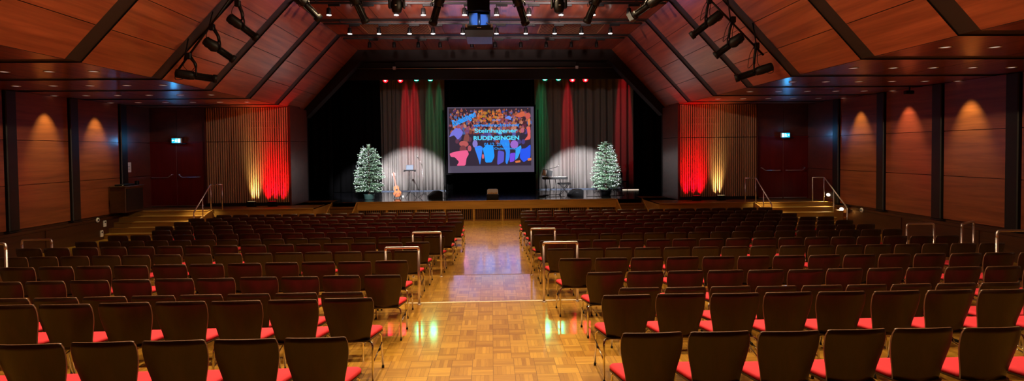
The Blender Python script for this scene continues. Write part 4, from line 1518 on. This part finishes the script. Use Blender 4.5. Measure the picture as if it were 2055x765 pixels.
pc.ell(0.77, 0.575, 0.047, 0.05, (150, 100, 190))
fig([(690, 515), (742, 510), (732, 592), (685, 600)], (112, 70, 214))
fig([(745, 470), (795, 440), (800, 470), (765, 560), (738, 582)], (52, 150, 230))
fig([(790, 475), (840, 470), (888, 430), (885, 560), (820, 602), (782, 560)], (40, 84, 226))
fig([(738, 590), (786, 582), (790, 602), (742, 608)], (206, 112, 64))
fig([(858, 565), (893, 560), (893, 585), (858, 590)], (206, 112, 64))
fig([(850, 275), (885, 262), (888, 385), (825, 396), (862, 350)], (214, 92, 84))
pc.ell(0.865, 0.36, 0.022, 0.03, (176, 92, 110))
pc.ell(0.93, 0.14, 0.03, 0.036, (190, 84, 74))
fig([(858, 200), (886, 185), (886, 250), (866, 255)], (206, 120, 72))
fig([(735, 165), (790, 130), (830, 120), (835, 165), (790, 180)], (196, 92, 66))
fig([(640, 185), (680, 160), (710, 175), (700, 205), (670, 190)], (90, 130, 220))
me = bpy.data.meshes.new('projected_picture')
me.from_pydata(pc.v, [], pc.f)
att = me.color_attributes.new('picture', 'FLOAT_COLOR', 'CORNER')
li = 0
for f, col in zip(pc.f, pc.c):
    for _ in f:
        att.data[li].color = col
        li += 1
me.materials.append(M_PICT)
po = bpy.data.objects.new('projected_picture', me)
C.objects.link(po)
po.parent = SCR
mb = MB()
mb.box(-2.0, 2.0, 0.0, 0.02, 0.0, 3.04, M_WHITE)
mb.build('screen_cloth', SCR)
M_TXT = emit('screen_lettering', srgb(84, 214, 246), 1.1)
M_TXT2 = emit('screen_script', srgb(40, 150, 240), 1.1)


def lettering(txt, u, v, width, mat, rot=0.0, shear=0.0, off=0.0, height=None):
    cu = bpy.data.curves.new('lettering', 'FONT')
    cu.body = txt
    cu.align_x = 'CENTER'
    cu.align_y = 'CENTER'
    cu.size = 0.3
    cu.shear = shear
    cu.offset = off
    cu.resolution_u = 3
    to = bpy.data.objects.new('lettering_src', cu)
    C.objects.link(to)
    bpy.context.view_layer.update()
    dg = bpy.context.evaluated_depsgraph_get()
    m = bpy.data.meshes.new_from_object(to.evaluated_get(dg))
    bpy.data.objects.remove(to)
    xs = [q.co.x for q in m.vertices]
    zs = [q.co.y for q in m.vertices]
    k = width * SW / (max(xs) - min(xs))
    kz = k if height is None else height * SH / (max(zs) - min(zs))
    cx, cz = (max(xs) + min(xs)) / 2, (max(zs) + min(zs)) / 2
    c, s_ = math.cos(rot), math.sin(rot)
    for q in m.vertices:
        x, z = (q.co.x - cx) * k, (q.co.y - cz) * kz
        q.co = ((u - 0.5) * SW + x * c - z * s_, -0.012, (1 - v) * SH + x * s_ + z * c)
    m.materials.clear()
    m.materials.append(mat)
    o = bpy.data.objects.new('lettering', m)
    C.objects.link(o)
    o.parent = po
    o['label'] = 'glowing cyan lettering'


lettering('Rudelsingen', 0.19, 0.19, 0.30, M_TXT2, rot=0.42, shear=0.35, off=0.012, height=0.13)
lettering('vorweihnachtsshow', 0.56, 0.275, 0.53, M_TXT2, off=0.006, height=0.05)
lettering('Steinhagener', 0.56, 0.37, 0.50, M_TXT, off=0.008, height=0.085)
lettering('RUDENSINGEN', 0.563, 0.473, 0.53, M_TXT, off=0.010, height=0.065)
lettering('01.12. 20 Uhr', 0.57, 0.57, 0.30, M_TXT2, off=0.006, height=0.05)
lettering('parterre  Oulert-mup', 0.56, 0.64, 0.48, M_TXT2, off=0.004, height=0.045)
lettering('show', 0.565, 0.195, 0.10, M_TXT2, height=0.035)


# ------------------------------------------------------------------ fir trees with lights
def fir_tree(loc, H, R, seed, label, lightside, pot_label, pot_mat):
    r = random.Random(seed)
    t = thing('fir_tree', label, 'tree', loc, 0, 'fir trees on the stage')
    mb = MB()
    mb.tube([(0, 0, 0.16), (0.01, 0, H * 0.5), (0, 0, H - 0.06)], [0.045, 0.03, 0.008], M_BARK, 7)
    for k in range(4):
        a = k * PI / 2 + 0.4
        mb.tube([(0, 0, H - 0.28), (0.1 * math.cos(a), 0.1 * math.sin(a), H - 0.06)], 0.006, M_BARK, 5)
    mb.build('trunk', t)
    mb = MB()
    tips = []
    def spray(p, d, L):
        """one twig: a tapering strip of needles on both sides"""
        d = d.normalized()
        side = d.cross(Vector((0, 0, 1)))
        side = side.normalized() if side.length > 0.01 else Vector((1, 0, 0))
        n = max(3, int(L / 0.04))
        for i in range(n):
            f = i / n
            c = p + d * (L * f)
            wdt = 0.055 * (1 - 0.6 * f)
            mt = M_NEEDLE2 if f > 0.55 else M_NEEDLE
            for s in (-1, 1):
                e = c + side * s * wdt + d * 0.05 + Vector((0, 0, r.uniform(-.012, .03)))
                mb.quad([c - d * 0.008, c + d * 0.022, e], mt)
            mb.quad([c - d * 0.01, c + d * 0.02, c + d * 0.03 + Vector((0, 0, 0.04))], mt)
    z = 0.34
    while z < H - 0.16:
        f = (z - 0.3) / (H - 0.3)
        rad = R * (1 - f) ** 0.46 * (0.78 + 0.22 * min(1, f * 3.5))
        nb = int(9 + 11 * (1 - f))
        for k in range(nb):
            a = 2 * PI * (k + r.random() * 0.8) / nb
            L = rad * r.uniform(0.78, 1.1)
            p0 = Vector((0, 0, z + r.uniform(-.05, .05)))
            d = Vector((math.cos(a), math.sin(a), r.uniform(-0.05, 0.28)))
            m = max(2, int(L / 0.09))
            for i in range(m):
                g = (i + 0.6) / m
                if g < 0.25 and f < 0.8:
                    continue
                q = p0 + d * (L * g) + Vector((0, 0, -0.10 * L * g * g))
                for s in (-0.8, 0.8):
                    dd = Matrix.Rotation(s * r.uniform(0.6, 1.1), 3, 'Z') @ d
                    spray(q, dd, 0.16 * (1.15 - g * 0.5))
            q = p0 + d * L * 0.92 + Vector((0, 0, -0.09 * L))
            spray(q, d, 0.14)
            tips.append(q + d * 0.07)
        z += 0.105
    for k in range(5):
        a = k * 1.256
        spray(Vector((0, 0, H - 0.2)), Vector((math.cos(a) * 0.4, math.sin(a) * 0.4, 1)), 0.2)
    mb.build('branches', t)
    # light chain: a wire winding up the tree with bulbs
    wire, pts = MB(), []
    bl = MB()
    turns = 9
    n = 300
    for i in range(n + 1):
        f = i / n
        zz = 0.36 + (H - 0.55) * f
        a = turns * 2 * PI * f + seed
        rr = R * (1 - (zz - 0.3) / (H - 0.3)) ** 0.46 * (0.78 + 0.22 * min(1, (zz - 0.3) / (H - 0.3) * 3.5)) * (0.97 + 0.05 * math.sin(i * 1.7))
        pts.append(Vector((rr * math.cos(a), rr * math.sin(a), zz + 0.03 * math.sin(i * 0.9))))
    wire.tube(pts, 0.004, M_RUBBER, 4)
    ch = wire.build('light_chain', t)
    for i, p in enumerate(pts):
        dens = (2 if r.random() < 0.6 else 1) if p.x * lightside > 0.0 else (1 if r.random() < 0.4 else 0)
        for k in range(dens):
            q = p * (1 + r.uniform(-.02, .05)) + Vector((r.uniform(-.03, .03), r.uniform(-.03, .03), r.uniform(-.035, .035)))
            q.z = max(q.z, 0.3)
            s = r.uniform(0.008, 0.013)
            bl.lathe([(s * .3, -s), (s, -s * .2), (s, s * .3), (s * .2, s)], M_E_BULB, 5, Matrix.Translation(q))
    b = bl.build('bulbs', ch)
    b['kind'] = 'stuff'
    mb = MB()
    mb.lathe([(0.16, 0.0), (0.2, 0.02), (0.22, 0.2), (0.235, 0.22), (0.2, 0.22), (0.19, 0.17)], pot_mat, 18)
    mb.build('pot', t)['label'] = pot_label
    return t


TLp, TRp = unproj(740, 398, 22.5), unproj(1216, 394, 23.2)
fir_tree((TLp.x, 22.5, ZST), 2.25, 0.64, 4, 'spotlit fir tree with white lights in a green pot, guitar side of the stage', -1, 'green pot', M_POT)
fir_tree((TRp.x, 23.2, ZST), 2.3, 0.66, 9, 'fir tree wound with white light chains on the keyboard side of the stage', 1, 'dark pot', M_LAMP)

# ------------------------------------------------------------------ things on the stage
# guitar on its stand
g = unproj(798, 397, 22.9)
Mg = Matrix.Rotation(-0.20, 4, 'X') @ Matrix.Rotation(-0.20, 4, 'Y')
t = thing('acoustic_guitar', 'orange guitar leaning on a black stand beside the lit fir tree', 'guitar', (g.x, 22.9, ZST + 0.05), 0)
def gbody(s=1.0):
    P = []
    for i in range(28):
        th = 2 * PI * i / 28
        z = 0.24 - 0.24 * math.cos(th)
        f = z / 0.48
        hw = math.sin(min(th, 2 * PI - th)) ** 0.55 * (0.17 if f < 0.45 else 0.125) * (1 - 0.22 * math.exp(-((f - 0.6) / 0.12) ** 2))
        P.append(((hw if th < PI else -hw) * s, 0.24 + (z - 0.24) * s))
    return P
mb = MB()
mb.prism(gbody(), -0.045, 0.045, M_GUITAR, Mg)
b = mb.build('body', t)
mb = MB()
mb.lathe([(0.045, -0.002), (0.045, 0.002)], M_RUBBER, 16, Mg @ Matrix.Translation((0, -0.047, 0.30)) @ Matrix.Rotation(PI / 2, 4, 'X'))
mb.build('sound_hole', b)
mb = MB()
mb.box(-0.07, 0.07, -0.06, -0.045, 0.13, 0.15, M_GNECK, Mg)
mb.build('bridge', b)
mb = MB()
mb.box(-0.026, 0.026, -0.06, -0.035, 0.34, 0.90, M_GNECK, Mg)
mb.build('neck', t)
mb = MB()
mb.prism([(-0.03, 0.90), (0.03, 0.90), (0.04, 1.04), (-0.04, 1.04)], -0.055, -0.038, M_GNECK, Mg)
h = mb.build('headstock', t)
mb = MB()
for s in (-1, 1):
    for z in (0.93, 0.97, 1.01):
        mb.box(s * 0.05 - 0.014, s * 0.05 + 0.014, -0.05, -0.042, z - 0.006, z + 0.006, M_STEEL, Mg)
mb.build('tuning_pegs', h)
t = thing('guitar_stand', 'black folding stand holding the orange guitar', 'stand', (g.x, 22.9, ZST), 0)
mb = MB()
for a, c in (((-0.16, -0.14, 0), (0, 0.12, 0.42)), ((0.16, -0.14, 0), (0, 0.12, 0.42)), ((0, 0.32, 0), (0, 0.12, 0.42))):
    mb.tube([a, c], 0.011, M_LAMP, 6)
mb.build('legs', t)
mb = MB()
mb.tube([(-0.12, -0.02, 0.10), (-0.12, -0.10, 0.045), (-0.12, -0.13, 0.07)], 0.01, M_LAMP, 6)
mb.tube([(0.12, -0.02, 0.10), (0.12, -0.10, 0.045), (0.12, -0.13, 0.07)], 0.01, M_LAMP, 6)
mb.tube([(-0.12, -0.02, 0.10), (0.12, -0.02, 0.10)], 0.01, M_LAMP, 6)
mb.build('cradle', t)

# music stand with tablet
g = unproj(822, 397, 22.8)
t = thing('music_stand', 'black music stand with a tablet in front of the red-lit curtain', 'music stand', (g.x, 22.8, ZST), 0)
mb = MB()
mb.tube([(0, 0, 0.2), (0, 0, 1.15)], 0.013, M_LAMP, 8)
mb.build('pole', t)
for k in range(3):
    a = k * 2 * PI / 3 + 0.4
    mb = MB()
    mb.tube([(0, 0, 0.28), (0.3 * math.cos(a), 0.3 * math.sin(a), 0.0)], 0.010, M_LAMP, 6)
    mb.build('leg', t)
mb = MB()
mb.box(-0.24, 0.24, -0.09, 0.05, 1.13, 1.17, M_LAMP, bev=0.008)
for x in (-0.24, 0.20):
    mb.box(x, x + 0.05, -0.11, 0.02, 1.10, 1.18, M_LAMP, bev=0.008)
mb.build('desk', t)
t = thing('tablet', 'pale blue glowing tablet standing on the music stand', 'tablet', (g.x, 22.8, ZST + 1.175), 0)
Mt = Matrix.Rotation(-0.25, 4, 'X')
mb = MB()
mb.box(-0.15, 0.15, -0.006, 0.006, 0.0, 0.21, M_GREYP, Mt, bev=0.004)
mb.build('case', t)
mb = MB()
mb.box(-0.138, 0.138, -0.008, -0.006, 0.012, 0.198, emit('tablet_glow', srgb(150, 170, 205), 0.8), Mt)
mb.build('display', t)

# microphone stand
g = unproj(849, 396, 23.0)
t = thing('microphone_stand', 'slim microphone stand with short boom beside the music stand', 'microphone stand', (g.x, 23.0, ZST), 0)
mb = MB()
mb.tube([(0, 0, 0.15), (-0.02, 0, 0.9), (-0.05, 0, 1.40)], 0.011, M_STEEL, 8)
mb.build('pole', t)
mb = MB()
mb.tube([(-0.04, 0, 1.36), (-0.18, 0.02, 1.62)], 0.010, M_STEEL, 8)
mb.build('boom', t)
mb = MB()
mb.lathe([(0.012, 0), (0.02, 0.12), (0.03, 0.14), (0.032, 0.17), (0.02, 0.2)], M_STEEL, 12, Matrix.Translation((-0.17, 0.02, 1.60)) @ Matrix.Rotation(-0.5, 4, 'Y'))
mb.build('microphone', t)
for k in range(3):
    a = k * 2 * PI / 3 + 0.3
    mb = MB()
    mb.tube([(0, 0, 0.17), (0.34 * math.cos(a), 0.34 * math.sin(a), 0.008)], 0.010, M_LAMP, 6)
    mb.build('leg', t)


def wedge(px, py, Y, flip, label):
    g = unproj(px, py, Y)
    t = thing('stage_monitor', label, 'speaker', (g.x, Y, ZST), 0.25 * flip, 'wedge monitors on the stage')
    s = flip
    prof = [(-0.29, 0.0), (0.29, 0.0), (0.29, 0.25), (0.20, 0.30), (-0.06, 0.29), (-0.29, 0.08)]
    prof = [(x * s, z) for x, z in prof]
    if s < 0:
        prof = prof[::-1]
    mb = MB()
    mb.prism(prof, -0.20, 0.20, M_LAMP)
    mb.build('cabinet', t)
    mb = MB()
    a, b = (-0.275 * s, 0.095), (-0.08 * s, 0.275)
    n = Vector((-(b[1] - a[1]) * s, 0, abs(b[0] - a[0]))).normalized() * 0.008
    P = [Vector((a[0], -0.17, a[1])), Vector((b[0], -0.17, b[1])), Vector((b[0], 0.17, b[1])), Vector((a[0], 0.17, a[1]))]
    mb.hexa(P + [q + n for q in P], M_RUBBER)
    mb.build('grille', t)
    mb = MB()
    mb.box(-0.05, 0.05, -0.206, -0.198, 0.14, 0.2, M_RUBBER)
    mb.build('handle', t)


wedge(872, 397, 22.75, 1, 'black wedge monitor on the stage beside the microphone stand')
wedge(1154, 396, 22.75, 1, 'black wedge monitor on the stage beside the keyboard bench')
t = thing('white_cup', 'small white cup on the stage floor beside the guitar', 'cup', (unproj(808, 397, 22.9).x, 22.85, ZST), 0)
mb = MB()
mb.lathe([(0.03, 0), (0.04, 0.11), (0.037, 0.11), (0.028, 0.01)], M_WHITE, 14)
mb.build('body', t)
mb = MB()
mb.lathe([(0.033, 0.09), (0.001, 0.091)], M_GREYP, 12)
mb.build('drink', t)

# box with lettered panel on the stage edge
t = thing('stage_box', 'black box with a pale round-cornered panel at the middle of the stage edge', 'box', (unproj(988, 401, 21.62).x, 21.62, ZST), 0)
mb = MB()
mb.box(-0.24, 0.24, -0.14, 0.16, 0.0, 0.22, M_LAMP, bev=0.012)
mb.build('case', t)
mb = MB()
mb.rings([[(x, y, z) for x, z in ((-0.215, 0.22), (0.215, 0.22), (0.215, 0.38), (0.19, 0.415), (0.15, 0.425), (-0.15, 0.425), (-0.19, 0.415), (-0.215, 0.38))] for y in (-0.04, 0.02)], M_GREYP)
pn = mb.build('panel', t)
pn.data.materials[0] = plain('panel_silver', srgb(160, 160, 168), 0.3)
mb = MB()
for i, x in enumerate((-0.16, -0.1, -0.03, 0.03, 0.1, 0.16)):
    mb.box(x - 0.025, x + 0.02, -0.052, -0.044, 0.235, 0.275 + 0.012 * (i % 3), M_OAK)
mb.build('yellow_trim', pn)

# keyboard, bench, boom microphone
k0 = unproj(1112, 394, 23.1)
t = thing('electric_piano', 'black electric piano on a tube stand before the grey curtain', 'keyboard', (k0.x, 23.1, ZST), 0.0)
mb = MB()
mb.box(-0.50, 0.55, -0.16, 0.20, 0.70, 0.80, M_LAMP, bev=0.015)
mb.build('case', t)
mb = MB()
mb.box(-0.46, 0.50, -0.15, 0.0, 0.80, 0.812, M_WHITE)
for i in range(24):
    if i % 7 in (0, 1, 3, 4, 5):
        x = -0.44 + 0.04 * i
        mb.box(x - 0.009, x + 0.009, -0.09, 0.0, 0.812, 0.825, M_RUBBER)
mb.build('keys', t)
for x in (-0.38, -0.2, 0.05, 0.25):
    mb = MB()
    mb.tube(bend([(x, -0.12, 0.0), (x + 0.04, 0, 0.36), (x, 0.08, 0.70)], 0.1), 0.016, M_LAMP, 7)
    mb.build('leg', t)
mb = MB()
mb.tube([(-0.38, -0.1, 0.05), (0.25, -0.1, 0.05)], 0.014, M_LAMP, 6)
mb.build('crossbar', t)
t = thing('sheet_desk', 'black slanted sheet desk with white paper standing on the electric piano', 'music desk', (k0.x - 0.32, 23.23, ZST + 0.806), 0.0)
Md = Matrix.Rotation(-0.3, 4, 'X') @ Matrix.Rotation(0.22, 4, 'Y')
mb = MB()
mb.box(-0.20, 0.22, -0.01, 0.01, 0.02, 0.30, M_LAMP, Md, bev=0.004)
mb.build('desk', t)
mb = MB()
mb.box(-0.18, -0.02, -0.016, -0.011, 0.04, 0.27, M_PAPER, Md)
mb.build('sheet', t)
t = thing('boom_microphone', 'microphone boom reaching diagonally over the electric piano', 'microphone', (k0.x - 0.34, 23.35, ZST), 0)
mb = MB()
mb.tube([(0, 0, 0.02), (0, 0, 1.10)], 0.012, M_LAMP, 8)
mb.lathe([(0.14, 0), (0.14, 0.015), (0.02, 0.03)], M_LAMP, 16)
mb.build('stand', t)
mb = MB()
mb.tube([(-0.05, 0, 1.08), (0.46, -0.05, 1.20)], 0.010, M_LAMP, 8)
mb.build('boom', t)
mb = MB()
mb.lathe([(0.012, 0), (0.02, 0.1), (0.028, 0.12), (0.02, 0.17)], M_STEEL, 12, Matrix.Translation((0.44, -0.05, 1.19)) @ Matrix.Rotation(0.9, 4, 'Y'))
mb.build('microphone', t)
kb = unproj(1133, 392, 22.9)
t = thing('piano_bench', 'black folding bench with crossed legs beside the electric piano', 'bench', (kb.x + 0.05, 23.45, ZST), 0.1)
mb = MB()
mb.box(-0.27, 0.27, -0.16, 0.16, 0.46, 0.53, M_LAMP, bev=0.02)
mb.build('seat', t)
for s in (-1, 1):
    mb = MB()
    for y in (-0.12, 0.12):
        mb.tube([(-0.2 * s, y, 0.012), (0.18 * s, y, 0.46)], 0.012, M_LAMP, 6)
    mb.tube([(-0.2 * s, -0.16, 0.012), (-0.2 * s, 0.16, 0.012)], 0.012, M_LAMP, 6)
    mb.build('crossed_leg', t)
t = thing('foot_pedal', 'flat black pedal on the stage in front of the electric piano', 'pedal', (unproj(1086, 395, 22.7).x, 22.7, ZST), 0.1)
mb = MB()
mb.box(-0.16, 0.16, -0.07, 0.07, 0.0, 0.04, M_LAMP, bev=0.008)
mb.build('base', t)
mb = MB()
mb.box(-0.12, 0.12, -0.05, 0.05, 0.04, 0.055, M_RUBBER)
mb.build('tread', t)
for pts, lab in (([(3.95, 22.65), (4.3, 22.45), (4.8, 22.55), (5.6, 22.8)], 'thin black cable running from the wedge monitor to the fir tree'), ([(2.3, 22.62), (2.5, 22.5), (2.7, 22.65), (2.9, 22.5), (3.05, 22.6)], 'thin black cable curled under the electric piano'), ([(-2.0, 22.7), (-1.6, 22.5), (-1.3, 22.6)], 'thin black cable running from the wedge by the microphone stand')):
    mb = MB()
    mb.tube(bend([(x, y, ZST + 0.008) for x, y in pts], 0.3, 5), 0.008, M_RUBBER, 5)
    tag(mb.build('stage_cable'), lab, 'cable')
g = unproj(1256, 381, 25.8)
t = thing('floor_batten_light', 'low strip lamp glowing on the stage floor behind the keyboard-side fir tree', 'lamp', (g.x, 25.8, ZST), 0)
mb = MB()
mb.box(-0.62, 0.62, -0.05, 0.05, 0.0, 0.045, M_LAMP, bev=0.01)
mb.build('housing', t)
mb = MB()
mb.box(-0.2, 0.60, -0.052, -0.048, 0.012, 0.036, emit('batten_glow', (1, 0.80, 0.6), 1.0))
mb.build('diffuser', t)
g = unproj(1248, 378, 25.2)
t = thing('stage_chair', 'dark chair silhouette behind the keyboard-side fir tree', 'chair', (g.x, 25.2, ZST), 0.5)
mb = MB()
mb.box(-0.2, 0.2, -0.2, 0.2, 0.43, 0.47, M_LAMP, bev=0.01)
mb.build('seat', t)
mb = MB()
mb.box(-0.2, 0.2, 0.17, 0.2, 0.62, 0.86, M_LAMP, bev=0.01)
mb.box(-0.19, -0.16, 0.17, 0.2, 0.45, 0.63, M_LAMP)
mb.box(0.16, 0.19, 0.17, 0.2, 0.45, 0.63, M_LAMP)
mb.build('backrest', t)
for x in (-0.17, 0.17):
    for y in (-0.17, 0.17):
        mb = MB()
        mb.tube([(x, y, 0), (x, y, 0.44)], 0.012, M_LAMP, 6)
        mb.build('leg', t)
